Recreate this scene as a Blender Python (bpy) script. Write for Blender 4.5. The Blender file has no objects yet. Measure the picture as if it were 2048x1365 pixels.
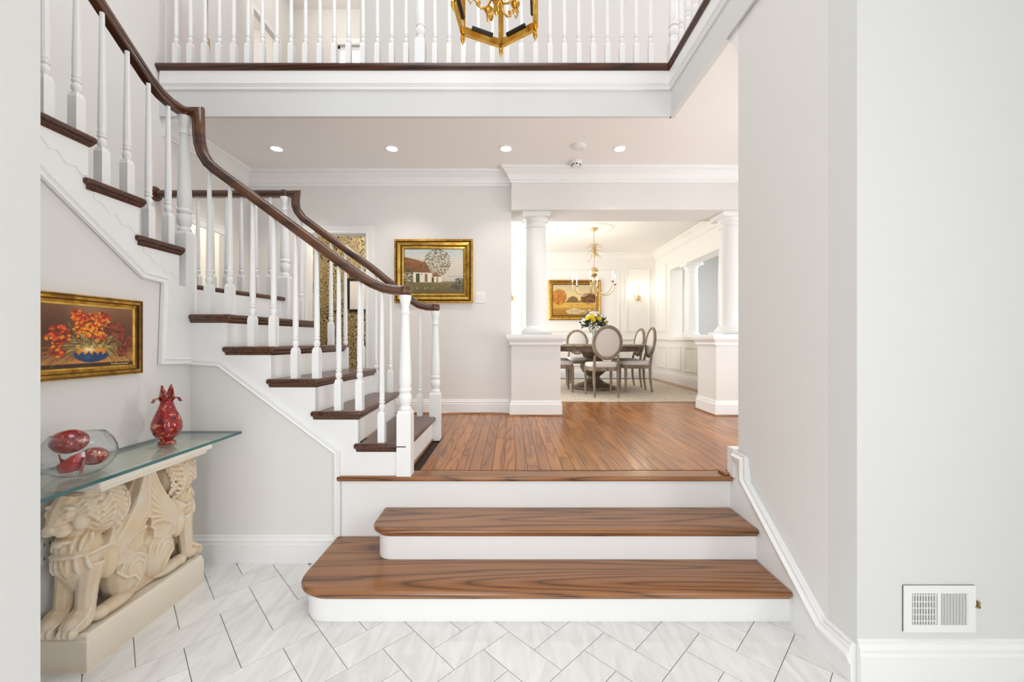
import bpy, bmesh, math, random
import numpy as np
from mathutils import Vector, Matrix, Euler, Quaternion
R = math.radians
random.seed(7)
scene = bpy.context.scene
COL = scene.collection

# ------------------------------------------------------------------ camera, world, lights, exposure
H = 1.40
cam_d = bpy.data.cameras.new('camera'); cam = bpy.data.objects.new('camera', cam_d); COL.objects.link(cam)
cam.location = (0, 0, H); cam.rotation_euler = (R(90), 0, 0)
cam_d.sensor_width = 36.0; cam_d.lens = 36.0*811/2048; cam_d.shift_x = 3/2048; cam_d.shift_y = -1.5/2048
cam_d.clip_start = 0.02
scene.camera = cam
world = bpy.data.worlds.new('world'); scene.world = world; world.use_nodes = True
bg = world.node_tree.nodes['Background']; bg.inputs['Color'].default_value = (0.93, 0.96, 1.0, 1); bg.inputs['Strength'].default_value = 0.9
vs = scene.view_settings; vs.view_transform = 'Standard'; vs.look = 'None'; vs.gamma = 1; vs.use_curve_mapping = False; vs.exposure = 0.80

def area_light(name, loc, rot, sx, sy, power, color=(1, 1, 1)):
    d = bpy.data.lights.new(name, 'AREA'); d.shape = 'RECTANGLE'; d.size = sx; d.size_y = sy; d.energy = power; d.color = color
    o = bpy.data.objects.new(name, d); COL.objects.link(o); o.location = loc; o.rotation_euler = rot; return o
def point_light(name, loc, power, color=(1, 1, 1), r=0.03):
    d = bpy.data.lights.new(name, 'POINT'); d.energy = power; d.color = color; d.shadow_soft_size = r
    o = bpy.data.objects.new(name, d); COL.objects.link(o); o.location = loc; return o
# added area fills from unseen sources, placed to brighten the rooms
area_light('entry_upper_fill', (-0.65, -1.42, 3.6), (R(90), 0, 0), 1.3, 3.2, 8, (0.97, 0.985, 1.0))  # unseen source inside the entry opening, added for light from behind the camera
area_light('entry_lower_fill', (-0.65, -1.42, 1.05), (R(90), 0, 0), 1.3, 1.9, 22, (0.97, 0.985, 1.0))  # added low fill, set left to reach risers more than the front-right wall
area_light('overhead_fill', (-0.7, 1.7, 6.5), (0, 0, 0), 2.6, 2.2, 31, (0.97, 0.985, 1.0))  # invented skylight, positioned for how it lights steps and walls
area_light('foyer_side_fill', (2.56, -0.9, 1.6), (0, R(90), 0), 2.4, 1.0, 22, (0.98, 0.99, 1.0))  # added to brighten the left wall; the side wall holds no window
area_light('upper_right_fill', (3.6, 2.6, 5.6), (0, R(62), 0), 1.6, 1.5, 12, (0.98, 0.99, 1.0))  # made-up source high on the right, put in for the left wall
area_light('hall_end_ceiling_fill', (3.85, 2.95, 1.4), (0, R(116), 0), 1.6,   .9, 37, (1.0, 0.985, 0.97))  # added fill tilted upward to lift the hall ceiling
area_light('upper_hall_fill', (0.3, 4.1, 6.45), (0, 0, 0), 3.0, 0.5, 1, (1.0, 0.95, 0.88))  # fill added under the upper ceiling, no fixture there
area_light('parlour_side_fill', (5.2, 7.2, 2.2), (0, R(90), 0), 1.6, 2.0, 12, (0.96, 0.98, 1.0))  # added to lighten the grey wall beyond the columned opening
area_light('parlour_overhead_fill', (4.4, 7.0, 3.3), (0, 0, 0), 1.0, 1.0, 7, (1, 0.97, 0.93))  # added overhead fill for the same room, not a fixture
area_light('dining_side_fill', (-1.2, 7.2, 2.1), (0, R(-90), 0), 1.5, 1.8, 40, (1.0, 0.985, 0.96))  # unseen fill added to raise the dining room's bounce light

# ------------------------------------------------------------------ helpers
def srgb(r, g, b):
    f = lambda c: (c/255/12.92) if c/255 <= 0.04045 else ((c/255+0.055)/1.055)**2.4
    return (f(r), f(g), f(b), 1)

class MB:
    def __init__(s): s.v = []; s.f = []; s.m = []
    def add(s, vs, fs, mi=0):
        o = len(s.v); s.v += [tuple(v) for v in vs]
        for f in fs: s.f.append([i+o for i in f]); s.m.append(mi)
        return s
    def box(s, x0, x1, y0, y1, z0, z1, mi=0):
        return s.add([(x0,y0,z0),(x1,y0,z0),(x1,y1,z0),(x0,y1,z0),(x0,y0,z1),(x1,y0,z1),(x1,y1,z1),(x0,y1,z1)],
            [(3,2,1,0),(4,5,6,7),(0,1,5,4),(1,2,6,5),(2,3,7,6),(3,0,4,7)], mi)
    def prism(s, poly, axis, a, b, mi=0):
        n = len(poly)
        P = {'x': lambda u, w, t: (t, u, w), 'y': lambda u, w, t: (u, t, w), 'z': lambda u, w, t: (u, w, t)}[axis]
        vs = [P(u, w, a) for u, w in poly] + [P(u, w, b) for u, w in poly]
        fs = [list(range(n-1, -1, -1)), list(range(n, 2*n))] + [(i, (i+1) % n, n+(i+1) % n, n+i) for i in range(n)]
        return s.add(vs, fs, mi)
    def lathe(s, prof, c=(0, 0, 0), seg=16, mi=0, sx=1.0, sy=1.0):
        vs = []; n = len(prof)
        for r, z in prof:
            for k in range(seg):
                a = 2*math.pi*k/seg; vs.append((c[0]+max(r, 1e-5)*sx*math.cos(a), c[1]+max(r, 1e-5)*sy*math.sin(a), c[2]+z))
        fs = [(i*seg+k, i*seg+(k+1) % seg, (i+1)*seg+(k+1) % seg, (i+1)*seg+k) for i in range(n-1) for k in range(seg)]
        fs.append(list(range(seg-1, -1, -1))); fs.append([(n-1)*seg+k for k in range(seg)])
        return s.add(vs, fs, mi)
    def tube(s, path, r, seg=8, mi=0, closed=False, flat=1.0):
        path = [Vector(p) for p in path]; n = len(path); rr = r if isinstance(r, (list, tuple)) else [r]*n
        up = Vector((0, 0, 1)); vs = []; prev = None
        for i, p in enumerate(path):
            t = (path[(i+1) % n] - path[i-1]) if closed else (path[min(i+1, n-1)]-path[max(i-1, 0)])
            t = t.normalized() if t.length > 1e-9 else Vector((0, 0, 1))
            if prev is None:
                a = t.cross(up) if abs(t.z) < .95 else t.cross(Vector((1, 0, 0)))
            else: a = prev - t*prev.dot(t)
            if a.length < 1e-6: a = t.orthogonal()
            a.normalize(); prev = a; b = t.cross(a)
            for k in range(seg):
                g = 2*math.pi*k/seg; vs.append(p + a*rr[i]*math.cos(g) + b*rr[i]*math.sin(g)*flat)
        m = n if closed else n-1
        fs = [(i*seg+k, i*seg+(k+1) % seg, ((i+1) % n)*seg+(k+1) % seg, ((i+1) % n)*seg+k) for i in range(m) for k in range(seg)]
        if not closed: fs += [list(range(seg-1, -1, -1)), [(n-1)*seg+k for k in range(seg)]]
        return s.add(vs, fs, mi)
    def ell(s, c, r, rot=None, seg=12, ring=8, mi=0):
        M = rot.to_matrix() if rot is not None else Matrix.Identity(3); vs = []; c = Vector(c)
        for i in range(ring+1):
            th = math.pi*i/ring
            for k in range(seg):
                a = 2*math.pi*k/seg
                vs.append(c + M @ Vector((r[0]*max(math.sin(th), 1e-4)*math.cos(a), r[1]*max(math.sin(th), 1e-4)*math.sin(a), -r[2]*math.cos(th))))
        fs = [(i*seg+k, i*seg+(k+1) % seg, (i+1)*seg+(k+1) % seg, (i+1)*seg+k) for i in range(ring) for k in range(seg)]
        fs += [list(range(seg-1, -1, -1)), [ring*seg+k for k in range(seg)]]
        return s.add(vs, fs, mi)
    def sweep(s, prof, path, side, closed_prof=True, mi=0, scale_end=None):
        # planar path swept with mitres; prof = (side, up) pairs; side = constant vector perpendicular to the path's plane
        side = Vector(side).normalized(); P = [Vector(p) for p in path]; n = len(P); vs = []; m = len(prof)
        for i, p in enumerate(P):
            d0 = (P[i]-P[i-1]).normalized() if i > 0 else (P[1]-P[0]).normalized()
            d1 = (P[i+1]-P[i]).normalized() if i < n-1 else d0
            if i == 0: d0 = d1
            t = (d0+d1); t = t.normalized() if t.length > 1e-6 else d0
            up = side.cross(t); k = 1/max(0.45, t.dot(d1))
            for a, b in prof: vs.append(p + side*a + up*b*k)
        fs = [(i*m+j, i*m+(j+1) % m, (i+1)*m+(j+1) % m, (i+1)*m+j) for i in range(n-1) for j in range(m)]
        fs += [list(range(m-1, -1, -1)), [(n-1)*m+j for j in range(m)]]
        return s.add(vs, fs, mi)
    def mould(s, prof, path, mi=0, close=False):
        # horizontal moulding: path = (x, y) points, prof = (d, z), d measured to the right of travel
        n = len(path); m = len(prof); vs = []; P = [Vector((x, y)) for x, y in path]
        for i in range(n):
            d0 = (P[i]-P[i-1]).normalized() if (i > 0 or close) else (P[1]-P[0]).normalized()
            d1 = (P[(i+1) % n]-P[i]).normalized() if (i < n-1 or close) else d0
            n0 = Vector((d0.y, -d0.x)); n1 = Vector((d1.y, -d1.x)); b = n0+n1
            b = b/max(1e-6, b.dot(n1)) if b.length > 1e-6 else n0
            for d, z in prof: q = P[i]+b*d; vs.append((q.x, q.y, z))
        k = n if close else n-1
        fs = [(i*m+j, i*m+(j+1) % m, ((i+1) % n)*m+(j+1) % m, ((i+1) % n)*m+j) for i in range(k) for j in range(m)]
        if not close: fs += [list(range(m-1, -1, -1)), [(n-1)*m+j for j in range(m)]]
        return s.add(vs, fs, mi)
    def mesh(s, name, mats, off=(0, 0, 0), smooth=None):
        me = bpy.data.meshes.new(name); o = Vector(off)
        me.from_pydata([Vector(v)-o for v in s.v], [], s.f)
        for mt in (mats if isinstance(mats, (list, tuple)) else [mats]): me.materials.append(mt)
        if max(s.m, default=0) > 0: me.polygons.foreach_set('material_index', s.m)
        bm = bmesh.new(); bm.from_mesh(me); bmesh.ops.recalc_face_normals(bm, faces=bm.faces); bm.to_mesh(me); bm.free()
        if smooth is not None:
            for p in me.polygons: p.use_smooth = True
            try: me.set_sharp_from_angle(angle=R(smooth))
            except Exception: pass
        me.update(); return me
    def build(s, name, mats, parent=None, off=None, smooth=None, bevel=None):
        if off is None:
            off = Vector((0, 0, 0)); p = parent
            while p is not None: off = off+p.location; p = p.parent
        me = s.mesh(name, mats, off, smooth); ob = bpy.data.objects.new(name, me); COL.objects.link(ob); ob.parent = parent
        if bevel:
            b = ob.modifiers.new('bevel', 'BEVEL'); b.width = bevel[0]; b.segments = bevel[1]; b.limit_method = 'ANGLE'; b.angle_limit = R(40)
            for p in me.polygons: p.use_smooth = True
            try: me.set_sharp_from_angle(angle=R(40))
            except Exception: pass
        return ob

def tag(o, label, cat, group=None, kind=None):
    o['label'] = label; o['category'] = cat
    if group: o['group'] = group
    if kind: o['kind'] = kind
    return o
def thing(name, label, cat, loc=(0, 0, 0), rotz=0, group=None, kind=None):
    o = bpy.data.objects.new(name, None); COL.objects.link(o); o.location = loc; o.rotation_euler = (0, 0, rotz); o.empty_display_size = .1
    return tag(o, label, cat, group, kind)
def inst(me, name, parent, loc=(0, 0, 0), rot=(0, 0, 0)):
    o = bpy.data.objects.new(name, me); COL.objects.link(o); o.parent = parent; o.location = loc; o.rotation_euler = rot; return o
def dup(root, loc, rotz, label, group):
    r = root.copy(); COL.objects.link(r); r.location = loc; r.rotation_euler = (0, 0, rotz); r['label'] = label; r['group'] = group
    for ch in list(root.children):
        c = ch.copy(); COL.objects.link(c); c.parent = r
        for g in ch.children:
            d = g.copy(); COL.objects.link(d); d.parent = c
    return r

# ------------------------------------------------------------------ materials
def new_mat(name):
    m = bpy.data.materials.new(name); m.use_nodes = True; return m, m.node_tree.nodes, m.node_tree.links, m.node_tree.nodes['Principled BSDF']
def plain(name, col, rough=.5, metal=0.0, bump=0.0, bscale=60, spec=None, coat=0.0):
    m, N, L, P = new_mat(name); P.inputs['Base Color'].default_value = col; P.inputs['Roughness'].default_value = rough; P.inputs['Metallic'].default_value = metal
    if spec is not None: P.inputs['Specular IOR Level'].default_value = spec
    if coat: P.inputs['Coat Weight'].default_value = coat; P.inputs['Coat Roughness'].default_value = .12
    if bump:
        t = N.new('ShaderNodeTexNoise'); t.inputs['Scale'].default_value = bscale; t.inputs['Detail'].default_value = 4
        c = N.new('ShaderNodeTexCoord'); L.new(c.outputs['Object'], t.inputs['Vector'])
        b = N.new('ShaderNodeBump'); b.inputs['Strength'].default_value = bump; b.inputs['Distance'].default_value = .004
        L.new(t.outputs['Fac'], b.inputs['Height']); L.new(b.outputs['Normal'], P.inputs['Normal'])
    return m
def mix_noise(name, c1, c2, scale, rough, stretch=(1, 1, 1), detail=6, lo=.35, hi=.65, bump=.0, metal=0, distort=0.0, rand=False, coat=0.0):
    m, N, L, P = new_mat(name)
    co = N.new('ShaderNodeTexCoord'); mp = N.new('ShaderNodeMapping'); mp.inputs['Scale'].default_value = stretch
    L.new(co.outputs['Object'], mp.inputs['Vector']); vec = mp.outputs['Vector']
    if rand:
        oi = N.new('ShaderNodeObjectInfo'); ml = N.new('ShaderNodeMath'); ml.operation = 'MULTIPLY'; ml.inputs[1].default_value = 37
        L.new(oi.outputs['Random'], ml.inputs[0]); ad = N.new('ShaderNodeVectorMath'); ad.operation = 'ADD'
        L.new(vec, ad.inputs[0]); L.new(ml.outputs[0], ad.inputs[1]); vec = ad.outputs[0]
    t = N.new('ShaderNodeTexNoise'); t.inputs['Scale'].default_value = scale; t.inputs['Detail'].default_value = detail; t.inputs['Distortion'].default_value = distort
    L.new(vec, t.inputs['Vector'])
    r = N.new('ShaderNodeValToRGB'); r.color_ramp.elements[0].position = lo; r.color_ramp.elements[1].position = hi
    r.color_ramp.elements[0].color = c1; r.color_ramp.elements[1].color = c2; L.new(t.outputs['Fac'], r.inputs['Fac'])
    out = r.outputs['Color']
    if rand:
        hs = N.new('ShaderNodeHueSaturation'); mr = N.new('ShaderNodeMapRange'); mr.inputs['To Min'].default_value = .96; mr.inputs['To Max'].default_value = 1.03
        L.new(oi.outputs['Random'], mr.inputs['Value']); L.new(mr.outputs['Result'], hs.inputs['Value']); L.new(out, hs.inputs['Color']); out = hs.outputs['Color']
    L.new(out, P.inputs['Base Color']); P.inputs['Roughness'].default_value = rough; P.inputs['Metallic'].default_value = metal
    if coat: P.inputs['Coat Weight'].default_value = coat; P.inputs['Coat Roughness'].default_value = .15
    if bump:
        b = N.new('ShaderNodeBump'); b.inputs['Strength'].default_value = bump; b.inputs['Distance'].default_value = .003
        L.new(t.outputs['Fac'], b.inputs['Height']); L.new(b.outputs['Normal'], P.inputs['Normal'])
    return m
def wood(name, dark, mid, light, axis, rough=.3, scale=1.0, rand=False, coat=.25, rings=34):
    # ringed oak grain running along axis
    m, N, L, P = new_mat(name)
    co = N.new('ShaderNodeTexCoord'); mp = N.new('ShaderNodeMapping')
    st = {'x': (.055, 1, 1), 'y': (1, .07, 1), 'z': (1, 1, .07)}[axis]; mp.inputs['Scale'].default_value = [q*scale for q in st]
    L.new(co.outputs['Object'], mp.inputs['Vector']); vec = mp.outputs['Vector']
    oi = None
    if rand:
        oi = N.new('ShaderNodeObjectInfo'); ml = N.new('ShaderNodeMath'); ml.operation = 'MULTIPLY'; ml.inputs[1].default_value = 53
        L.new(oi.outputs['Random'], ml.inputs[0]); ad = N.new('ShaderNodeVectorMath'); ad.operation = 'ADD'
        L.new(vec, ad.inputs[0]); L.new(ml.outputs[0], ad.inputs[1]); vec = ad.outputs[0]
    n1 = N.new('ShaderNodeTexNoise'); n1.inputs['Scale'].default_value = 3.2; n1.inputs['Detail'].default_value = 1.5; L.new(vec, n1.inputs['Vector'])
    mu = N.new('ShaderNodeMath'); mu.operation = 'MULTIPLY'; mu.inputs[1].default_value = rings; L.new(n1.outputs['Fac'], mu.inputs[0])
    fr = N.new('ShaderNodeMath'); fr.operation = 'PINGPONG'; fr.inputs[1].default_value = 1.0; L.new(mu.outputs[0], fr.inputs[0])
    sc2 = N.new('ShaderNodeVectorMath'); sc2.operation = 'MULTIPLY'; sc2.inputs[1].default_value = {'x': (.35, 1, 1), 'y': (1, .35, 1), 'z': (1, 1, .35)}[axis]; L.new(vec, sc2.inputs[0])
    n2 = N.new('ShaderNodeTexNoise'); n2.inputs['Scale'].default_value = 110; n2.inputs['Detail'].default_value = 3; L.new(sc2.outputs[0], n2.inputs['Vector'])
    pw2 = N.new('ShaderNodeMath'); pw2.operation = 'POWER'; pw2.inputs[1].default_value = .45; L.new(fr.outputs[0], pw2.inputs[0])
    m6 = N.new('ShaderNodeMath'); m6.operation = 'MULTIPLY'; m6.inputs[1].default_value = .55; L.new(pw2.outputs[0], m6.inputs[0])
    mx = N.new('ShaderNodeMath'); mx.operation = 'MULTIPLY_ADD'; mx.inputs[1].default_value = .55; L.new(n2.outputs['Fac'], mx.inputs[0]); L.new(m6.outputs[0], mx.inputs[2])
    r = N.new('ShaderNodeValToRGB'); e = r.color_ramp.elements; e[0].position = .34; e[0].color = dark; e[1].position = .98; e[1].color = light
    k = e.new(.62); k.color = mid
    L.new(mx.outputs[0], r.inputs['Fac']); out = r.outputs['Color']
    if rand:
        hs = N.new('ShaderNodeHueSaturation'); mr = N.new('ShaderNodeMapRange'); mr.inputs['To Min'].default_value = .78; mr.inputs['To Max'].default_value = 1.16
        L.new(oi.outputs['Random'], mr.inputs['Value']); L.new(mr.outputs['Result'], hs.inputs['Value']); L.new(out, hs.inputs['Color']); out = hs.outputs['Color']
    L.new(out, P.inputs['Base Color']); P.inputs['Roughness'].default_value = rough
    P.inputs['Coat Weight'].default_value = coat; P.inputs['Coat Roughness'].default_value = .12
    b = N.new('ShaderNodeBump'); b.inputs['Strength'].default_value = .06; b.inputs['Distance'].default_value = .002
    L.new(mx.outputs[0], b.inputs['Height']); L.new(b.outputs['Normal'], P.inputs['Normal'])
    return m
def emis(name, col, st):
    m, N, L, P = new_mat(name); P.inputs['Base Color'].default_value = col; P.inputs['Emission Color'].default_value = col; P.inputs['Emission Strength'].default_value = st; return m
def clear_glass(name, tint=(1, 1, 1, 1), refl=1.0, rough=0.0):
    m, N, L, P = new_mat(name); N.remove(P)
    tr = N.new('ShaderNodeBsdfTransparent'); tr.inputs['Color'].default_value = tint
    gl = N.new('ShaderNodeBsdfGlossy'); gl.inputs['Roughness'].default_value = rough
    fz = N.new('ShaderNodeLayerWeight'); pw = N.new('ShaderNodeMath'); pw.operation = 'POWER'; pw.inputs[1].default_value = 4.0; L.new(fz.outputs['Facing'], pw.inputs[0])
    mu = N.new('ShaderNodeMath'); mu.operation = 'MULTIPLY_ADD'; mu.inputs[1].default_value = .85*refl; mu.inputs[2].default_value = .035*refl; L.new(pw.outputs[0], mu.inputs[0])
    mx = N.new('ShaderNodeMixShader'); L.new(mu.outputs[0], mx.inputs[0]); L.new(tr.outputs[0], mx.inputs[1]); L.new(gl.outputs[0], mx.inputs[2])
    L.new(mx.outputs[0], N['Material Output'].inputs['Surface']); return m

WALL = plain('wall_paint', srgb(229, 227, 224), .75, bump=.05, bscale=180)
WALLC = plain('shade_toned_wall_paint', srgb(221, 221, 219), .75, bump=.05, bscale=180)  # wall paint again, with cooler, darker shade put into the colour
CEIL = plain('ceiling_paint', srgb(247, 244, 241), .85)
CREAM = plain('dining_wall_paint', srgb(240, 237, 231), .7)
TRIM = plain('white_trim_paint', srgb(241, 241, 240), .38)
OAKX = wood('stained_oak_step', srgb(80, 47, 24), srgb(140, 91, 52), srgb(168, 116, 70), 'x', .3, 1.5)
OAKY = wood('dark_oak_tread', srgb(40, 20, 10), srgb(78, 44, 26), srgb(104, 62, 36), 'y', .33, 1.6)
OAKD = wood('dark_oak_edge', srgb(34, 16, 8), srgb(70, 36, 20), srgb(96, 52, 28), 'x', .33, 1.6)
RAIL = wood('handrail_wood', srgb(46, 22, 10), srgb(80, 45, 22), srgb(108, 66, 33), 'x', .3, 3.0, coat=.4, rings=5)
RAILY = wood('handrail_wood_y', srgb(46, 22, 10), srgb(76, 41, 20), srgb(102, 60, 30), 'y', .3, 3.0, coat=.4, rings=5)
PLANK = wood('oak_floor_plank', srgb(112, 62, 24), srgb(158, 98, 46), srgb(184, 124, 64), 'y', .28, 2.6, rand=True, coat=.15, rings=18)
MARBLE = mix_noise('white_marble_tile', srgb(222, 221, 219), srgb(238, 237, 235), 5, .3, (3, .7, 1), 8, .3, .6, 0, 0, 1.2, True)
GROUT = plain('grout', srgb(186, 184, 180), .9)
BRASS = mix_noise('aged_brass', srgb(196, 142, 48), srgb(250, 212, 116), 14, .22, lo=.3, hi=.75, metal=1.0)
BRASS2 = plain('soft_brass', srgb(206, 182, 138), .3, 1.0)
GOLD = mix_noise('gilt_frame', srgb(140, 92, 24), srgb(222, 172, 70), 30, .35, lo=.3, hi=.8, metal=.75)
DARKGILT = plain('dark_gilt_groove', srgb(58, 34, 14), .5)
BLACK = plain('black_metal', srgb(22, 20, 18), .5)
STONEM = None
GREYWOOD = mix_noise('weathered_grey_wood', srgb(116, 100, 84), srgb(158, 142, 124), 18, .55, (1, 1, .2))
DARKWOOD = mix_noise('weathered_dark_wood', srgb(88, 72, 58), srgb(128, 108, 90), 18, .5, (.3, 1, 1))
LINEN = plain('linen_upholstery', srgb(222, 217, 212), .9, bump=.15, bscale=300)
RUGM = mix_noise('beige_speckled_rug', srgb(176, 162, 142), srgb(226, 217, 202), 55, .95, lo=.35, hi=.65, bump=.3)
BULB = emis('lit_bulb', (1, .93, .8, 1), 16)
CANM = emis('lit_downlight', (1, .96, .9, 1), 9)
PLASTIC = plain('white_plastic', srgb(240, 239, 236), .35)
GLASS = clear_glass('clear_glass')
PANE = clear_glass('lantern_pane', refl=.7)

# ------------------------------------------------------------------ key dimensions (metres; camera stands at the origin)
ZL = .547          # hall floor, three steps up
ZC = 3.35          # hall ceiling
ZU = 3.784         # upper floor
ZT = 6.55          # upper ceiling
XL = -2.02         # wall under the upper stair flight
XS = -3.05         # stairwell wall
XR = 1.41          # right wall
YU = 2.56          # wall under the lower flight
YF = 3.52          # far side of stair, balcony edge
YB = 4.71          # hall back wall
YH = 4.605         # beam over the dining opening
YD0, YD1 = 5.055, 9.10   # dining room
XD = 3.25
def STR(o, label, cat): return tag(o, label, cat, kind='structure')

# ------------------------------------------------------------------ foyer floor with herringbone tiles
fl = MB().box(-2.6, 2.7, -1.5, 2.62, -.12, -.009).build('floor', GROUT)
STR(fl, 'white marble herringbone tile floor of the foyer', 'floor')
W = .1611; th = -.7944; ad = Vector((math.cos(th), math.sin(th))); bd = Vector((-ad.y, ad.x)); O = Vector((-.0075, 1.9485))
def clip(poly, x0, x1, y0, y1):
    for ax, lim, sg in ((0, x0, 1), (0, x1, -1), (1, y0, 1), (1, y1, -1)):
        out = []
        for i in range(len(poly)):
            p, q = poly[i-1], poly[i]; dp = (p[ax]-lim)*sg; dq = (q[ax]-lim)*sg
            if (dp >= 0) != (dq >= 0): t = dp/(dp-dq); out.append((p[0]+(q[0]-p[0])*t, p[1]+(q[1]-p[1])*t))
            if dq >= 0: out.append(q)
        poly = out
        if not poly: return []
    return poly
def tile_mesh(poly, c):
    mb = MB(); n = len(poly); g = .0009
    ins = [((x-c[0])*(1-g/.12)+c[0], (y-c[1])*(1-g/.12)+c[1]) for x, y in poly]
    vs = [(x-c[0], y-c[1], -.009) for x, y in poly]+[(x-c[0], y-c[1], -.0008) for x, y in poly]+[(x-c[0], y-c[1], 0) for x, y in ins]
    fs = [(i, (i+1) % n, n+(i+1) % n, n+i) for i in range(n)]+[(n+i, n+(i+1) % n, 2*n+(i+1) % n, 2*n+i) for i in range(n)]+[list(range(2*n, 3*n))]
    mb.add(vs, fs); return mb.mesh('tile', MARBLE)
full = {}
for r_ in range(-14, 16):
    for k in range(-8, 9):
        for kind, (a0, b0, la, lb) in (('a', (3-r_+4*k, r_, 2, 1)), ('b', (2-r_+4*k, r_-1, 1, 2))):
            g = .0016/W
            pts = [(a0+g, b0+g), (a0+la-g, b0+g), (a0+la-g, b0+lb-g), (a0+g, b0+lb-g)]
            pw = [tuple(O+ad*(W*a)+bd*(W*b)) for a, b in pts]
            cp = clip(pw, -2.01, 2.6, .9, 2.555)
            if len(cp) < 3: continue
            ar = abs(sum(cp[i-1][0]*cp[i][1]-cp[i][0]*cp[i-1][1] for i in range(len(cp))))/2
            if ar < .0008: continue
            cx = sum(p[0] for p in pw)/4; cy = sum(p[1] for p in pw)/4
            if cp == pw or (len(cp) == 4 and ar > .999*2*W*W*(1-g)*(1-2*g)):
                if kind not in full: full[kind] = tile_mesh(pw, (cx, cy))
                me = full[kind]
            else: me = tile_mesh(cp, (cx, cy))
            inst(me, 'tile', fl, (cx, cy, 0))

# ------------------------------------------------------------------ walls of the foyer
def wallbox(name, label, x0, x1, y0, y1, z0, z1, mat=WALL):
    return STR(MB().box(x0, x1, y0, y1, z0, z1).build(name, mat), label, 'wall')
wallbox('wall_right', 'plain grey wall beside the right end of the entry steps', XR, XR+.14, 1.80, 2.51, 0, ZC-.01, WALL)
wallbox('wall_front_right', 'pale grey wall facing the door with the air vent low down', XR, 2.75, 1.65, 1.80, 0, ZT, WALLC)
wallbox('wall_entry_side', 'plain white wall end at the left edge of the foyer', -2.02, -1.42, -1.5, 1.225, 0, ZT, WALLC)
wallbox('wall_far_right', 'foyer side wall beyond the right edge', 2.62, 2.75, -1.5, 1.65, 0, ZT, WALLC)
# wall below the upper flight (in the plane x = XL) and the wall below the lower flight
lw = MB().prism([(1.225, 0), (YU+.02, 0), (YU+.02, 1.30), (2.34, 1.30), (2.36, 1.78), (2.22, 1.78), (1.225, 2.55)], 'x', XL-.05, XL).build('wall_left', WALL)
STR(lw, 'pale wall under the upper stair flight where the flower painting hangs', 'wall')
uw = MB().prism([(XL-.02, 0), (-1.075, 0), (-1.075, .71), (-1.834, 1.28), (XL-.02, 1.29)], 'y', YU, YU+.05).build('wall_under_stair', WALL)
STR(uw, 'grey wall triangle below the lower stair flight', 'wall')
# stairwell wall (two storeys) with hall doorway and the upper door
sw = MB()
sw.box(XS-.12, XS, -1.5, 3.70, 0, ZT)
sw.box(XS-.12, XS, 3.70, 4.41, 2.60, ZC+.2); sw.box(XS-.12, XS, 4.41, YB, 0, ZC+.2)
sw.box(XS-.12, XS, 3.70, 4.62, ZC+.2, ZT)
STR(sw.build('wall_stairwell', WALL), 'tall white stairwell wall behind the upper flight', 'wall')
en = MB()
en.box(-2.02, -1.35, -1.62, -1.5, 0, ZT); en.box(.05, 2.75, -1.62, -1.5, 0, ZT); en.box(-1.35, .05, -1.62, -1.5, 2.1, 2.45); en.box(-1.35, .05, -1.62, -1.5, 5.75, ZT)  # opening narrowed to keep light off the front-right wall
STR(en.build('wall_entry', WALLC), 'unseen entry wall with an opening placed for the light', 'wall')
wn = MB().box(-1.35, .05, -1.57, -1.56, 0.02, 2.1).box(-1.35, .05, -1.57, -1.56, 2.45, 5.75).build('window_1', GLASS)
STR(wn, 'unseen entry glazing added to let light in behind the camera', 'window')
cl = MB().box(XS-.12, 4.1, -1.62, .6, ZT, ZT+.1).box(XS-.12, -2.0, .6, 2.8, ZT, ZT+.1).box(.6, 4.1, .6, 2.8, ZT, ZT+.1).box(XS-.6, 4.1, 2.8, 6.5, ZT, ZT+.1).build('ceiling', CEIL)  # gap left open as an unseen skylight, added for light
STR(cl, 'upper ceiling of the two-storey hall', 'ceiling')
# hall ceiling and upper floor slab
hc = MB().box(XS, 4.0, YF+.02, YB, ZC, ZU-.05).box(XR+.02, 4.0, 1.8, YF+.02, ZC, ZU-.05).box(XS-.5, -1.75, YB, 6.4, ZC+.2, ZU-.05).build('ceiling', CEIL)
STR(hc, 'flat hall ceiling with four recessed lights below the balcony', 'ceiling')
fu = MB().box(XS, 4.0, YF+.0, YB, ZU-.05, ZU).box(XR-.01, 4.0, 1.8, YF, ZU-.05, ZU).box(XS-.5, -1.75, YB, 6.4, ZU-.05, ZU).build('floor', PLANK)
STR(fu, 'upper hall floor behind the balcony railing', 'floor')
# balcony fascia with its moulding
fa = MB()
fa.box(XS, XR-.01, YF, YF+.03, ZC-.005, ZU-.05); fa.box(XR-.02, XR+.02, 1.66, YF+.03, ZC-.005, ZU-.05)
STR(fa.build('trim_1', WALLC), 'white balcony fascia above the hall', 'trim')
bandp = [(0, 3.570), (.008, 3.570), (.014, 3.578), (.010, 3.590), (.016, 3.606), (.024, 3.618), (.024, 3.630), (.02, 3.735), (0, 3.735)]
fm = MB().mould(bandp, [(XS+.02, YF), (XR-.02, YF), (XR-.02, 1.66)]).build('trim_2', TRIM)
STR(fm, 'white moulding band running along the balcony fascia', 'trim')
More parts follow.
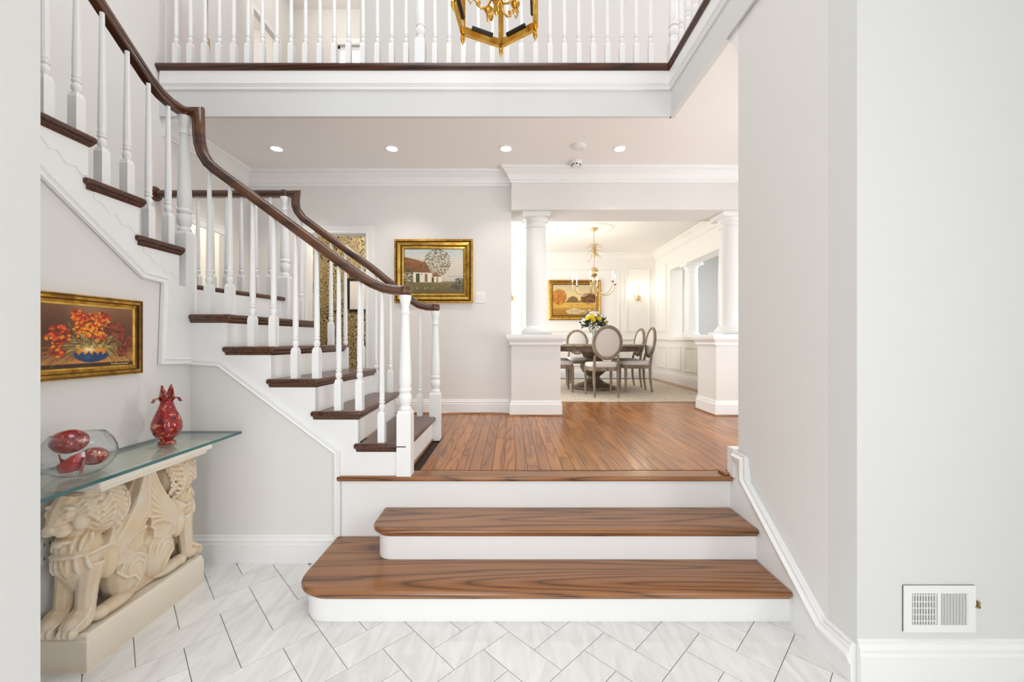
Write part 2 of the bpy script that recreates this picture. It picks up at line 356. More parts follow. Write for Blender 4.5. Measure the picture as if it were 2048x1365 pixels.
# back wall of the hall with the powder room doorway
DX0, DX1, DZ = -2.358, -1.678, 2.637
bw = MB()
bw.box(XS-.12, DX0, YB, YB+.13, ZL-.05, ZC+.2); bw.box(DX1, .01, YB, YB+.13, ZL-.05, ZC+.2); bw.box(DX0, DX1, YB, YB+.13, DZ, ZC+.2)
STR(bw.build('wall_back', WALL), 'beige hall back wall where the cottage painting hangs', 'wall')
STR(MB().box(-1.75, 4.0, YB, YB+.13, ZU-.05, ZT).build('wall_upper_back', WALL), 'grey upper wall behind the balcony railing', 'wall')
STR(MB().box(-.16, -.06, YB+.13, YD0-.1, ZL-.05, ZC-.001).build('wall_jamb', WALL), 'narrow wall end beside the left column', 'wall')
STR(MB().box(3.95, 4.05, 1.8, YB, ZL-.05, ZC).build('wall_hall_end', WALL), 'far right end wall of the hall', 'wall')
point_light('upper_recess_fill', (-2.6, 5.5, 6.3), 6, (1, .95, .88), .1)  # added to brighten the dark recess, no lamp modelled
point_light('bedroom_fill', (-4.0, 5.6, 6.0), 4, (1, .95, .9), .1)  # unseen fill added to light the upper doorway
hd = MB().box(.01, 3.6, YH, YD0, 2.884, ZC+.02).build('wall_beam', WALL)
STR(hd, 'wide beam across the dining room opening', 'wall')
CROWN = [(0, -.162), (.012, -.162), (.016, -.150), (.016, -.138), (.026, -.132), (.034, -.112), (.052, -.078), (.078, -.052), (.086, -.046), (.086, -.034), (.102, -.028), (.112, -.012), (.112, 0), (0, 0)]
crz = lambda z: [(d, z+q) for d, q in CROWN]
STR(MB().mould(crz(ZC), [(XS, YF+.03), (XS, YB), (.01, YB), (.01, YH), (3.6, YH)]).build('trim_3', TRIM), 'white crown moulding around the hall ceiling', 'trim')
STR(MB().mould(crz(ZC), [(3.2, 2.51), (XR, 2.51)]).build('trim_4', TRIM), 'short crown moulding end at the far end of the right wall', 'trim')
# door casings
CAS = [(0, 0), (.012, 0), (.018, .012), (.014, .03), (.02, .06), (.024, .085), (0, .085)]
def casing(name, label, pts, side):
    mb = MB(); mb.sweep([(d, u) for d, u in CAS], pts, side); return STR(mb.build(name, TRIM), label, 'trim')
casing('trim_5', 'white casing around the powder room doorway', [(DX0, YB, ZL), (DX0, YB, DZ), (DX1, YB, DZ), (DX1, YB, ZL)], (0, -1, 0))
casing('trim_6', 'white casing around the side doorway left of the hall', [(XS, 4.41, ZL), (XS, 4.41, 2.60), (XS, 3.70, 2.60), (XS, 3.70, ZL)], (1, 0, 0))
# side room behind the left doorway
STR(MB().box(-4.5, -4.4, 3.0, 5.2, ZL, 3.4).box(-4.4, XS-.12, 5.0, 5.1, ZL, 3.4).box(-4.4, XS-.12, 3.2, 3.3, ZL, 3.4).box(-4.4, XS-.12, 3.3, 5.0, 3.3, 3.4).box(-4.4, XS-.12, 3.3, 5.0, ZL-.05, ZL).build('wall_side_room', CREAM), 'cream side room seen through the left doorway', 'wall')
point_light('side_room_lamp', (-3.8, 4.1, 3.0), 9, (1, .95, .88), .1)
# powder room
m, N, L, P = new_mat('gold_leaf_wallpaper')
co = N.new('ShaderNodeTexCoord'); mp = N.new('ShaderNodeMapping'); mp.inputs['Scale'].default_value = (1, 1, .7); L.new(co.outputs['Object'], mp.inputs['Vector'])
nz = N.new('ShaderNodeTexNoise'); nz.inputs['Scale'].default_value = 5; nz.inputs['Detail'].default_value = 1; L.new(mp.outputs[0], nz.inputs['Vector'])
ads = N.new('ShaderNodeVectorMath'); ads.operation = 'MULTIPLY_ADD'; ads.inputs[1].default_value = (.5, .5, .5); L.new(nz.outputs['Color'], ads.inputs[0]); L.new(mp.outputs[0], ads.inputs[2])
vo = N.new('ShaderNodeTexVoronoi'); vo.feature = 'DISTANCE_TO_EDGE'; vo.inputs['Scale'].default_value = 13; L.new(ads.outputs[0], vo.inputs['Vector'])
pp = N.new('ShaderNodeMath'); pp.operation = 'PINGPONG'; pp.inputs[1].default_value = .07; L.new(vo.outputs['Distance'], pp.inputs[0])
rp = N.new('ShaderNodeValToRGB'); rp.color_ramp.elements[0].position = .035; rp.color_ramp.elements[0].color = srgb(30, 27, 22); rp.color_ramp.elements[1].position = .07; rp.color_ramp.elements[1].color = srgb(186, 166, 124)
pp.inputs[1].default_value = .16; L.new(pp.outputs[0], rp.inputs['Fac']); L.new(rp.outputs[0], P.inputs['Base Color']); P.inputs['Roughness'].default_value = .45
PAPER = m
pr = MB().box(-2.9, -1.45, 6.3, 6.4, ZL, 3.3).box(-2.95, -2.85, YB+.13, 6.4, ZL, 3.3).build('wall_powder_room', PAPER)
STR(pr, 'gold and black patterned wallpaper inside the powder room', 'wall')
STR(MB().box(-2.95, -1.45, YB+.13, 6.4, 3.2, 3.3).box(-1.5, -1.45, YB+.13, 6.3, ZL, 3.2).box(-2.95, -1.45, YB+.13, 6.4, ZL-.05, ZL).build('wall_powder_side', CREAM), 'powder room ceiling, floor and side wall', 'wall')
point_light('powder_room_fill', (-2.1, 5.3, 3.0), 14, (1, .95, .88), .08)  # unseen fill added to brighten the wallpaper
dr = thing('door_1', 'white open door folded back inside the powder room', 'door', (DX1-.03, YB+.14, ZL), kind='structure')
MB().box(DX1-.035, DX1+.005, YB+.14, YB+.80, ZL+.01, DZ-.01).build('door_panel', TRIM, dr)
MB().lathe([(.001, -.03), (.012, -.028), (.012, -.012), (.026, 0), (.03, .018), (.02, .034), (.001, .038)], (0, 0, 0), 12).build('knob', BRASS2, dr, off=(0, 0, 0)).rotation_euler = (0, R(-90), 0)
dr.children[-1].location = (-.03, .6, .95)
fr_ = thing('framed_picture', 'dark framed picture hanging on the powder room wallpaper', 'picture', (-2.28, 6.29, 2.1))
MB().sweep([(0, 0), (.02, 0), (.02, .04), (0, .04)], [(-2.5+.01, 6.29, 1.88), (-2.5+.01, 6.29, 2.32), (-2.05, 6.29, 2.32), (-2.05, 6.29, 1.88), (-2.49, 6.29, 1.88)], (0, -1, 0)).build('frame', BLACK, fr_)
MB().box(-2.49, -2.05, 6.282, 6.29, 1.88, 2.32).build('print', LINEN, fr_)

# upper hall recess: window, doors
ur = MB()
ur.box(-3.52, -3.40, 4.66, 5.25, ZU, ZT); ur.box(-3.52, -3.40, 6.0, 6.42, ZU, ZT); ur.box(-3.52, -3.40, 5.25, 6.0, 5.86, ZT)
ur.box(-3.40, XS-.12, 4.62, 4.68, ZU, ZT)
ur.box(-3.52, -2.69, 6.30, 6.42, ZU, ZT); ur.box(-2.30, -1.62, 6.30, 6.42, ZU, ZT); ur.box(-2.69, -2.30, 6.30, 6.42, 5.99, ZT); ur.box(-2.69, -2.30, 6.30, 6.42, ZU, ZU+.9)
ur.box(-1.75, -1.63, YB+.13, 6.30, ZU, ZT)
STR(ur.build('wall_upper_hall', WALL), 'upper hall walls behind the balcony railing', 'wall')
STR(MB().box(-4.6, -4.5, 4.4, 6.8, ZU, ZT).box(-4.5, -3.52, 4.62, 4.72, ZU, ZT).box(-4.5, -3.52, 6.4, 6.5, ZU, ZT).box(-4.5, -3.52, 4.6, 6.5, 6.3, 6.4).build('wall_upper_room', CREAM), 'bedroom wall seen through the upper doorway', 'wall')
casing('trim_7', 'white casing of the upper hall doorway', [(-3.40, 6.0, ZU), (-3.40, 6.0, 5.86), (-3.40, 5.25, 5.86), (-3.40, 5.25, ZU)], (1, 0, 0))
casing('trim_8', 'white casing of the small bright upper window', [(-2.69, 6.30, ZU+.9), (-2.69, 6.30, 5.99), (-2.30, 6.30, 5.99), (-2.30, 6.30, ZU+.9)], (0, -1, 0))
wu = thing('window_2', 'small bright window at the end of the upper hall', 'window', (-2.5, 6.34, ZU+.9), kind='structure')
MB().box(-2.69, -2.66, 6.33, 6.36, ZU+.9, 5.99).box(-2.33, -2.30, 6.33, 6.36, ZU+.9, 5.99).box(-2.69, -2.30, 6.33, 6.36, 5.95, 5.99).box(-2.69, -2.3, 6.33, 6.36, 5.3, 5.33).build('window_frame', TRIM, wu)
MB().box(-2.67, -2.32, 6.343, 6.347, ZU+.92, 5.97).build('pane', GLASS, wu)
ud = thing('door_2', 'white panelled door with brass hinge behind the balcony railing', 'door', (XS, 3.6, ZU), kind='structure')
MB().box(XS, XS+.012, 3.58, 4.03, ZU+.01, 5.86).box(XS+.0, XS+.012, 4.06, 4.50, ZU, 5.95).build('door_panel', TRIM, ud)
MB().box(XS, XS+.02, 4.03, 4.06, ZU, 5.86).build('gap_shade_strip', DARKGILT, ud)  # solid dark strip standing in for shade between door and jamb
MB().box(XS+.012, XS+.03, 4.045, 4.075, 4.30, 4.42).lathe([(.008, 0), (.008, .12)], (XS+.028, 4.05, 4.30), 8).build('hinge', BRASS2, ud)

# ------------------------------------------------------------------ raised hall floor: planks
hf = MB().box(-1.09, 3.9, 2.60, YD0+.2, ZL-.20, ZL-.0085).box(XS, -1.0, YF-.05, YB+.13, ZL-.20, ZL-.0085).box(-.4, 3.9, YD0, YD1+.05, ZL-.2, ZL-.0085).build('floor', plain('plank_joint', srgb(52, 30, 14), .8))
STR(hf, 'brown oak plank floor of the raised hall', 'floor')
pw_ = .0785; x = -1.30; npl = 0
random.seed(11)
while x < 3.3:
    y = 2.665 if x > -.66 else YF+.02
    yend = 5.62 if x < 3.0 else 9.05
    if x < .0: yend = 4.70
    y0 = y; first = True
    while y0 < yend-.01:
        ln = random.uniform(.55, 1.5) if not first else random.uniform(.3, 1.4)
        y1 = min(yend, y0+ln)
        if yend-y1 < .15: y1 = yend
        hw = pw_/2-.0007; L2 = (y1-y0)/2-.0007
        mb = MB(); e = .0012
        mb.add([(-hw, -L2, -.008), (hw, -L2, -.008), (hw, L2, -.008), (-hw, L2, -.008), (-hw, -L2, -e), (hw, -L2, -e), (hw, L2, -e), (-hw, L2, -e), (-hw+e, -L2+e, 0), (hw-e, -L2+e, 0), (hw-e, L2-e, 0), (-hw+e, L2-e, 0)],
               [(0,1,5,4),(1,2,6,5),(2,3,7,6),(3,0,4,7),(4,5,9,8),(5,6,10,9),(6,7,11,10),(7,4,8,11),(8,9,10,11)])
        inst(mb.mesh('plank', PLANK), 'plank', hf, (x+pw_/2, (y0+y1)/2, ZL)); npl += 1
        y0 = y1; first = False
    x += pw_

# ------------------------------------------------------------------ entry steps
es = thing('entry_steps', 'three wide wooden steps with white risers rising from the tile floor', 'steps', (.15, 2.3, 0))
def arc(cx, cy, r, a0, a1, n=8): return [(cx+r*math.cos(R(a0+(a1-a0)*i/n)), cy+r*math.sin(R(a0+(a1-a0)*i/n))) for i in range(n+1)]
XE = 1.388
def bull(poly, z0, z1, name, mat, parent, w=.013):
    return MB().prism(poly, 'z', z0, z1).build(name, mat, parent, bevel=(w, 3))
t1 = [(XE, 2.30), (XE, 1.985)] + arc(-.915, 2.165, .18, 270, 180) + [(-1.095, 2.565), (-.70, 2.565), (-.70, 2.30)]
bull(t1, .131, .163, 'tread', OAKX, es)
r1 = [(XE, 2.30), (XE, 2.018)] + arc(-.915, 2.165, .147, 270, 180) + [(-1.062, 2.56), (-.9, 2.56), (-.9, 2.3)]
MB().prism(r1, 'z', 0, .131).build('riser', TRIM, es, smooth=30)
t2 = [(XE, 2.57), (XE, 2.255)] + arc(-.675, 2.375, .12, 270, 180) + [(-.795, 2.57)]
bull(t2, .312, .344, 'tread', OAKX, es)
r2 = [(XE, 2.57), (XE, 2.288)] + arc(-.675, 2.375, .087, 270, 180) + [(-.762, 2.57)]
MB().prism(r2, 'z', .163, .312).build('riser', TRIM, es, smooth=30)
MB().box(-1.075, XE, 2.564, 2.60, .0, .517).build('riser', TRIM, es)
bull([(XE+.01, 2.662), (XE+.01, 2.530), (-1.09, 2.530), (-1.09, 2.575), (-.66, 2.575), (-.66, 2.662)], .515, ZL, 'landing_nosing', OAKX, es)
for zz, pth in ((.131, [(XE, 2.018)]+arc(-.915, 2.165, .147, 270, 180)+[(-1.062, 2.56)]), (.312, [(XE, 2.288)]+arc(-.675, 2.375, .087, 270, 180)+[(-.762, 2.57)])):
    MB().mould([(0, zz-.018), (-.006, zz-.016), (-.012, zz-.004), (-.012, zz), (0, zz)], pth).build('cove_moulding', OAKX, es)
MB().box(1.345, 1.381, 2.548, 2.64, ZL, ZL+.020).build('shoe_moulding', OAKX, es, bevel=(.008, 2))
# stair skirt and baseboards on the right wall
sk = MB().prism([(1.655, 0), (2.60, 0), (2.60, .535), (2.511, .535), (2.511, .70), (2.405, .70), (2.38, .565), (1.815, .16), (1.655, .16)], 'x', XE, XR).build('baseboard_right', TRIM)
STR(sk, 'white stair skirt board on the right wall', 'baseboard')
STR(MB().box(XE-.006, XR+.3, 2.512, 2.585, ZL, .725).build('trim_14', TRIM), 'small white block ending the skirt board at the landing', 'trim')
SKM = [(0, 0), (.012, 0), (.012, .018), (.026, .03), (.020, .052), (.010, .072), (0, .076)]
skm = MB().sweep([(a, b-.02) for a, b in SKM], [(XE-.002, 1.645, .135), (XE-.002, 1.80, .135), (XE-.002, 2.40, .575), (XE-.002, 2.402, .70), (XE-.002, 2.51, .70)], (-1, 0, 0)).build('trim_9', TRIM)
STR(skm, 'moulded cap strip climbing along the right skirt board', 'trim')
BASE = [(0, 0), (.018, 0), (.018, .125), (.014, .135), (.016, .15), (.008, .166), (.008, .178), (0, .184)]
def basemould(name, label, path, z, sc=1.0):
    return STR(MB().mould([(d, z+q*sc) for d, q in BASE], path).build(name, TRIM), label, 'baseboard')
basemould('baseboard_front_right', 'white baseboard below the air vent', [(XR-.002, 1.80), (XR-.002, 1.65), (2.62, 1.65)][::-1][::-1] if False else [(XR, 1.66), (XR, 1.65), (2.62, 1.65)][1:], 0)
basemould('baseboard_under_stair', 'white baseboard along the wall below the lower flight', [(XL, YU), (-1.075, YU)], 0, .93)
basemould('baseboard_left', 'white baseboard behind the stone console', [(XL, 1.23), (XL, YU)], 0, .93)
basemould('baseboard_back', 'white baseboard below the cottage painting', [(DX1+.09, YB), (-.01, YB)], ZL, .92)
STR(MB().mould([(0, 0+ZL), (.012+.018, 0+ZL), (.024, .012+ZL), (.018, .018+ZL), (0, .018+ZL)], [(DX1+.09, YB), (-.01, YB)]).build('trim_10', OAKX), 'thin wooden shoe moulding below the hall baseboard', 'trim')

# ------------------------------------------------------------------ staircase
st = thing('staircase', 'turning white staircase with dark wooden treads and white balusters', 'staircase', (-1.6, 3.0, ZL))
rise = .2033
xn = [-.640, -.930, -1.200, -1.479, -1.754, -2.09]      # nosing at the near end
xf = [-.633, -.965, -1.14, -1.392, -1.644, -1.888]      # nosing at the far end
zt = [ZL+rise*(i+1) for i in range(6)]
TH = .034
for i in range(5):
    near = YU-.028; far = YF+.01
    poly = [(xn[i], near), (xf[i], far), (xf[i+1]-.025, far), (xn[i+1]-.025, YU+.01), (xn[i+1]-.055, YU+.01), (xn[i+1]-.055, near)]
    if i == 4: poly = [(xn[4], near), (xf[4], far), (xf[5]-.025, far), (XL+.0, YU+.01), (XL+.0, near)]
    bull(poly, zt[i]-TH, zt[i], 'tread', OAKY, st, .014)
    d = .032
    MB().prism([(xn[i]-d, YU), (xf[i]-d, YF), (xf[i]-d-.02, YF), (xn[i]-d-.02, YU)], 'z', (zt[i-1] if i else ZL), zt[i]-TH).build('riser', TRIM, st)
    # cove under the nosing, along front and near end
    xe = (xn[i+1]-.04) if i < 4 else XL+.002
    MB().mould([(0, zt[i]-TH-.022), (.006, zt[i]-TH-.02), (.016, zt[i]-TH-.006), (.016, zt[i]-TH), (0, zt[i]-TH)], [(xe, YU), (xn[i]-d, YU), (xf[i]-d, YF)]).build('cove_moulding', OAKY, st)
# quarter landing
lp = [(-2.085, YU+.0), (xf[5], YF+.01), (XS, YF+.01), (XS, YU-.02), (XL-.06, YU-.02)]
bull(lp, zt[5]-TH, zt[5], 'landing_board', OAKY, st, .014)
MB().prism([(xn[5]+.02, YU+.02), (xf[5]-.032, YF), (xf[5]-.052, YF), (xn[5]+.0, YU+.02)], 'z', zt[4], zt[5]-TH).build('riser', TRIM, st)
# near stringer (white, stepped) with moulding along its lower edge
pts = [(-.672, ZL)]
for i in range(5):
    pts += [(xn[i]-.03, zt[i]-TH), (xn[i+1]-.03 if i < 4 else XL, zt[i]-TH)]
pts += [(XL, 1.262), (-1.834, 1.25), (-1.085, .69), (-1.085, ZL-.02), (-.672, ZL-.02)]
MB().prism(pts, 'y', YU-.006, YU+.03).build('stringer', TRIM, st)
SM = [(0, -.02), (.012, -.02), (.018, -.012), (.010, -.002), (.016, .008), (.016, .018), (0, .022)]
MB().sweep(SM, [(XL, YU-.005, 1.265), (-1.834, YU-.005, 1.255), (-1.09, YU-.005, .695), (-1.09, YU-.005, .17)], (0, -1, 0)).build('stringer_moulding', TRIM, st)
# scroll brackets under each near tread end
for i in range(5):
    x0 = xn[i]-.03; x1 = (xn[i+1]-.03) if i < 4 else XL+.02; zb = zt[i]-TH-.02; w = x0-x1-.02
    pr_ = [(x0-.004, zb), (x0-.004, zb-.14), (x0-.03, zb-.145), (x0-.06, zb-.115), (x0-.10, zb-.12), (x0-.135, zb-.075), (x0-.165, zb-.085), (x0-.20, zb-.045), (x0-w, zb-.035), (x0-w, zb)]
    MB().prism(pr_, 'y', YU-.0085, YU-.004).build('scroll_bracket', TRIM, st)
# upper flight
YT = [2.495-.2655*k for k in range(6)]
ZTR = [zt[5]+rise*(k+1) for k in range(6)]
for k in range(5):
    y1 = YT[k]; y0 = YT[k+1]-.055
    bull([(XL+.028, y1), (XS, y1), (XS, YT[k+1]-.025), (XL-.01, YT[k+1]-.025), (XL-.01, y0), (XL+.028, y0)], ZTR[k]-TH, ZTR[k], 'tread', OAKD, st, .014)
    MB().box(XS, XL+.002, y1-.052, y1-.032, (ZTR[k-1] if k else zt[5]), ZTR[k]-TH).build('riser', TRIM, st)
    zz = ZTR[k]-TH
    MB().mould([(0, zz-.022), (.006, zz-.02), (.016, zz-.006), (.016, zz), (0, zz)], [(XL+.006, YT[k+1]-.04), (XL+.006, y1-.032), (XS, y1-.032)]).build('cove_moulding', OAKD, st)
pts = [(YU+.0, zt[5]-TH)]
pts += [(YT[0]-.03, zt[5]-TH)]
for k in range(5): pts += [(YT[k]-.03, ZTR[k]-TH), (YT[k+1]-.03, ZTR[k]-TH)]
pts += [(YT[5]-.03, 2.70), (1.74, 2.135), (2.22, 1.775), (2.355, 1.765), (2.34, 1.285), (YU, 1.275)]
MB().prism(pts, 'x', XL-.03, XL+.006).build('stringer', TRIM, st)
MB().sweep(SM, [(XL+.005, YT[5]-.03, 2.685), (XL+.005, 1.74, 2.12), (XL+.005, 2.22, 1.76), (XL+.005, 2.36, 1.75), (XL+.005, 2.34, 1.28), (XL+.005, YU, 1.27)][::-1], (1, 0, 0)).build('stringer_moulding', TRIM, st)
for k in range(3):
    y0 = YT[k]-.03; zb = ZTR[k]-TH-.02
    pr_ = [(y0-.004, zb), (y0-.004, zb-.14), (y0-.03, zb-.145), (y0-.06, zb-.115), (y0-.10, zb-.12), (y0-.135, zb-.075), (y0-.165, zb-.085), (y0-.20, zb-.045), (y0-.24, zb-.035), (y0-.24, zb)]
    MB().prism(pr_, 'x', XL+.004, XL+.0085).build('scroll_bracket', TRIM, st)
# far stringer face of the lower flight
pts = [(-.672, ZL)]
for i in range(5): pts += [(xf[i]-.03, zt[i]-TH), (xf[i+1]-.03, zt[i]-TH)]
pts += [(xf[5]-.03, zt[5]-TH), (XS, zt[5]-TH), (XS, 1.4), (-1.9, 1.3), (-1.0, ZL)]
MB().prism(pts, 'y', YF-.02, YF).build('stringer', TRIM, st)

_bal = {}
def baluster_mesh(h, sq=.175, s=.0215):
    key = (round(h, 3), sq, s)
    if key in _bal: return _bal[key]
    mb = MB(); mb.box(-s, s, -s, s, 0, sq)
    n = 10
    c = s*.72
    mb.add([(-s, -s, sq), (s, -s, sq), (s, s, sq), (-s, s, sq), (-c, -c, sq+.022), (c, -c, sq+.022), (c, c, sq+.022), (-c, c, sq+.022)], [(0, 1, 5, 4), (1, 2, 6, 5), (2, 3, 7, 6), (3, 0, 4, 7), (4, 5, 6, 7)])
    z = sq+.018
    mb.lathe([(.012, z), (.014, z+.008), (.0195, z+.02), (.0205, z+.034), (.017, z+.046), (.013, z+.052), (.019, z+.058), (.0195, z+.066), (.0145, z+.071), (.0178, z+.078), (.0178, z+.086), (.0160, z+.092),
              (.0175, z+.13), (.0165, z+.22), (.0105, max(z+.35, h))], (0, 0, 0), n)
    _bal[key] = mb.mesh('baluster', TRIM, smooth=35); return _bal[key]
def newel_mesh(sq, h, s=.044):
    mb = MB(); mb.box(-s, s, -s, s, 0, sq); c = s*.8
    mb.add([(-s, -s, sq), (s, -s, sq), (s, s, sq), (-s, s, sq), (-c, -c, sq+.02), (c, -c, sq+.02), (c, c, sq+.02), (-c, c, sq+.02)], [(0, 1, 5, 4), (1, 2, 6, 5), (2, 3, 7, 6), (3, 0, 4, 7), (4, 5, 6, 7)])
    z = sq+.015
    mb.lathe([(.030, z), (.038, z+.012), (.036, z+.024), (.028, z+.034), (.036, z+.05), (.0415, z+.075), (.040, z+.1), (.031, z+.118), (.039, z+.125), (.041, z+.138), (.034, z+.150), (.0395, z+.18), (.038, z+.24),
              (.0255, h-.14), (.026, h-.12), (.031, h-.112), (.026, h-.10), (.024, h-.075), (.027, h-.06), (.038, h-.02), (.038, h)], (0, 0, 0), 16)
    return mb.mesh('newel_post', TRIM, smooth=35)
nr_path = [(-2.075, 2.852), (-1.984, 2.852), (-1.982, 2.72), (-1.974, 2.65), (-1.955, 2.585), (-1.918, 2.525), (-1.86, 2.475), (-1.66, 2.329), (-1.263, 2.0346), (-1.02, 1.852), (-.94, 1.797), (-.88, 1.762), (-.81, 1.733), (-.74, 1.719), (-.65, 1.715)]
fr_path = [(XS+.01, 2.657), (-1.836, 2.657), (-1.842, 2.60), (-1.840, 2.555), (-1.822, 2.505), (-1.779, 2.448), (-1.49, 2.235), (-1.191, 2.022), (-.92, 1.80), (-.85, 1.745), (-.79, 1.705), (-.72, 1.685), (-.63, 1.681)]
up_path = [(1.10, 3.80), (2.181, 3.0), (2.32, 2.90), (2.40, 2.862), (2.47, 2.850), (2.62, 2.852)]
def zat(path, u):
    for (a, za), (b, zb) in zip(path, path[1:]):
        if min(a, b) <= u <= max(a, b) and abs(b-a) > .003: return za+(zb-za)*(u-a)/(b-a)
    return path[-1][1]
RP = [(-.021, -.030), (.021, -.030), (.023, -.016), (.031, -.008), (.031, .008), (.024, .022), (.010, .030), (-.010, .030), (-.024, .022), (-.031, .008), (-.031, -.008), (-.023, -.016)]
YN = 2.588; YFR = 3.48; XU = -2.062
MB().sweep(RP, [(a, YN-.006, b) for a, b in nr_path], (0, -1, 0)).build('handrail', RAIL, st, smooth=38)
MB().sweep(RP, [(a, YFR, b) for a, b in fr_path], (0, -1, 0)).build('handrail', RAIL, st, smooth=38)
MB().sweep(RP, [(XU-.012, a, b) for a, b in up_path], (1, 0, 0)).build('handrail', RAILY, st, smooth=38)
capp = [(.001, -.03), (.030, -.03), (.036, -.018), (.040, -.006), (.040, .010), (.034, .026), (.001, .032)]
for c in ((-.668, YN-.006, 1.715), (-.645, YFR, 1.681), (-1.934, YFR, 2.657), (-2.072, YN-.006, 2.852)):
    MB().lathe(capp, c, 18).build('newel_cap', RAIL, st, smooth=40)
ro = MB(); ro.lathe([(.001, 0), (.062, 0), (.062, .012), (.052, .022), (.001, .024)], (0, 0, 0), 20)
o = ro.build('rosette', RAIL, st, off=(0, 0, 0), smooth=40); o.rotation_euler = (0, R(90), 0); o.location = Vector((XS, YFR, 2.657))-st.location
def put(me, name, x, y, z): return inst(me, name, st, Vector((x, y, z))-st.location)
put(newel_mesh(.39, 1.715-.03-ZL), 'newel_post', -.668, YN-.012, ZL)
put(newel_mesh(.39, 1.681-.03-ZL), 'newel_post', -.645, YFR, ZL)
put(newel_mesh(.52, 2.852-.03-1.55), 'newel_post', -2.072, YN-.01, 1.55)
put(newel_mesh(.38, 2.657-.03-1.55), 'newel_post', -1.934, YFR, 1.55)
for i, xs in enumerate(((-.82,), (-1.0957, -.962), (-1.371, -1.2355), (-1.645, -1.511), (-1.922, -1.79))):
    for xx in xs: put(baluster_mesh(zat(nr_path, xx)-.02-zt[i]), 'baluster', xx, YN, zt[i])
for xx in (-.777, -.90, -1.03, -1.157, -1.275, -1.416, -1.54, -1.673, -1.797):
    i = max(k for k in range(6) if xf[k]-.03 > xx)
    put(baluster_mesh(zat(fr_path, xx)-.02-zt[i]), 'baluster', xx, YFR, zt[i])
for k in range(8):
    xx = -2.06-.1245*k; put(baluster_mesh(2.657-.028-zt[5]), 'baluster', xx, YFR, zt[5])
for yy, k in ((2.4425, 0), (2.309, 0), (2.181, 1), (2.047, 1), (1.927, 2), (1.794, 2), (1.662, 3), (1.53, 3), (1.40, 4)):
    put(baluster_mesh(zat(up_path, yy)-.045-ZTR[k]), 'baluster', XU, yy, ZTR[k])
# shoe moulding at the foot of the first riser
MB().box(-.672, -.655, YU+.04, YF, ZL, ZL+.016).build('shoe_moulding', OAKX, st)

# ------------------------------------------------------------------ balcony railing
br = thing('balcony_railing', 'white upper balcony railing with turned balusters on a dark wood edge', 'railing', (0, YF, ZU))
ns = [(0, ZU-.056), (.022, ZU-.056), (.026, ZU-.044), (.038, ZU-.036), (.046, ZU-.022), (.044, ZU-.006), (.036, ZU+.002), (-.06, ZU+.002), (-.06, ZU-.02), (0, ZU-.02)]
MB().mould(ns, [(XS+.0, YF), (XR-.02, YF), (XR-.02, 1.66)]).build('nosing', OAKD, br, smooth=35)
bm_ = baluster_mesh(.90, .17, .0215)
NX = -.780
def putb(me, name, x, y): return inst(me, name, br, Vector((x, y, ZU))-br.location)
nwl = newel_mesh(.20, .92, .042)
k = 1
for s_ in (-1, 1):
    for j in range(1, 30):
        xx = NX+s_*(.1247*j+.015*0)
        if xx < -2.97 or xx > 1.30: break
        putb(bm_, 'baluster', xx, YF+.0)
putb(nwl, 'newel_post', NX, YF); putb(nwl, 'newel_post', XR+.005, YF+.0)
for j in range(1, 9): putb(bm_, 'baluster', XR+.005, YF-.03-.125*j)
MB().sweep(RP, [(XS, YF, ZU+.92), (XR, YF, ZU+.92)], (0, -1, 0)).build('handrail', RAIL, br, smooth=38)
MB().sweep(RP, [(XR, YF, ZU+.92), (XR, 2.4, ZU+.92)], (1, 0, 0)).build('handrail', RAILY, br, smooth=38)

# ------------------------------------------------------------------ pedestals and columns of the dining opening
def pedestal(label, x0, x1, name='pedestal'):
    y0, y1 = 4.585, 5.035
    t = thing(name, label, 'pedestal', ((x0+x1)/2, (y0+y1)/2, ZL), group='pedestals of the dining opening')
    MB().box(x0, x1, y0, y1, ZL, 1.36).build('body', WALL, t)
    P4 = [(x0, y0), (x0, y1), (x1, y1), (x1, y0)]
    MB().mould([(-.001, 1.345), (-.02, 1.345), (-.024, 1.36), (-.018, 1.372), (-.032, 1.39), (-.05, 1.415), (-.05, 1.43), (-.056, 1.432), (-.056, 1.466), (.05, 1.466), (.05, 1.345)], P4, close=True).box(x0, x1, y0, y1, 1.40, 1.466).build('cap', TRIM, t)
    MB().mould([(0, ZL), (-.018, ZL), (-.018, ZL+.125), (-.012, ZL+.14), (-.008, ZL+.165), (0, ZL+.17)], P4, close=True).build('baseboard', TRIM, t)
    MB().mould([(0, ZL), (-.03, ZL), (-.024, ZL+.014), (0, ZL+.016)], P4, close=True).build('shoe_moulding', OAKX, t)
    return t
pedestal('square white pedestal under the column beside the cottage painting wall', .009, .565)
pedestal('square white pedestal under the right column of the dining opening', 2.325, 2.90)
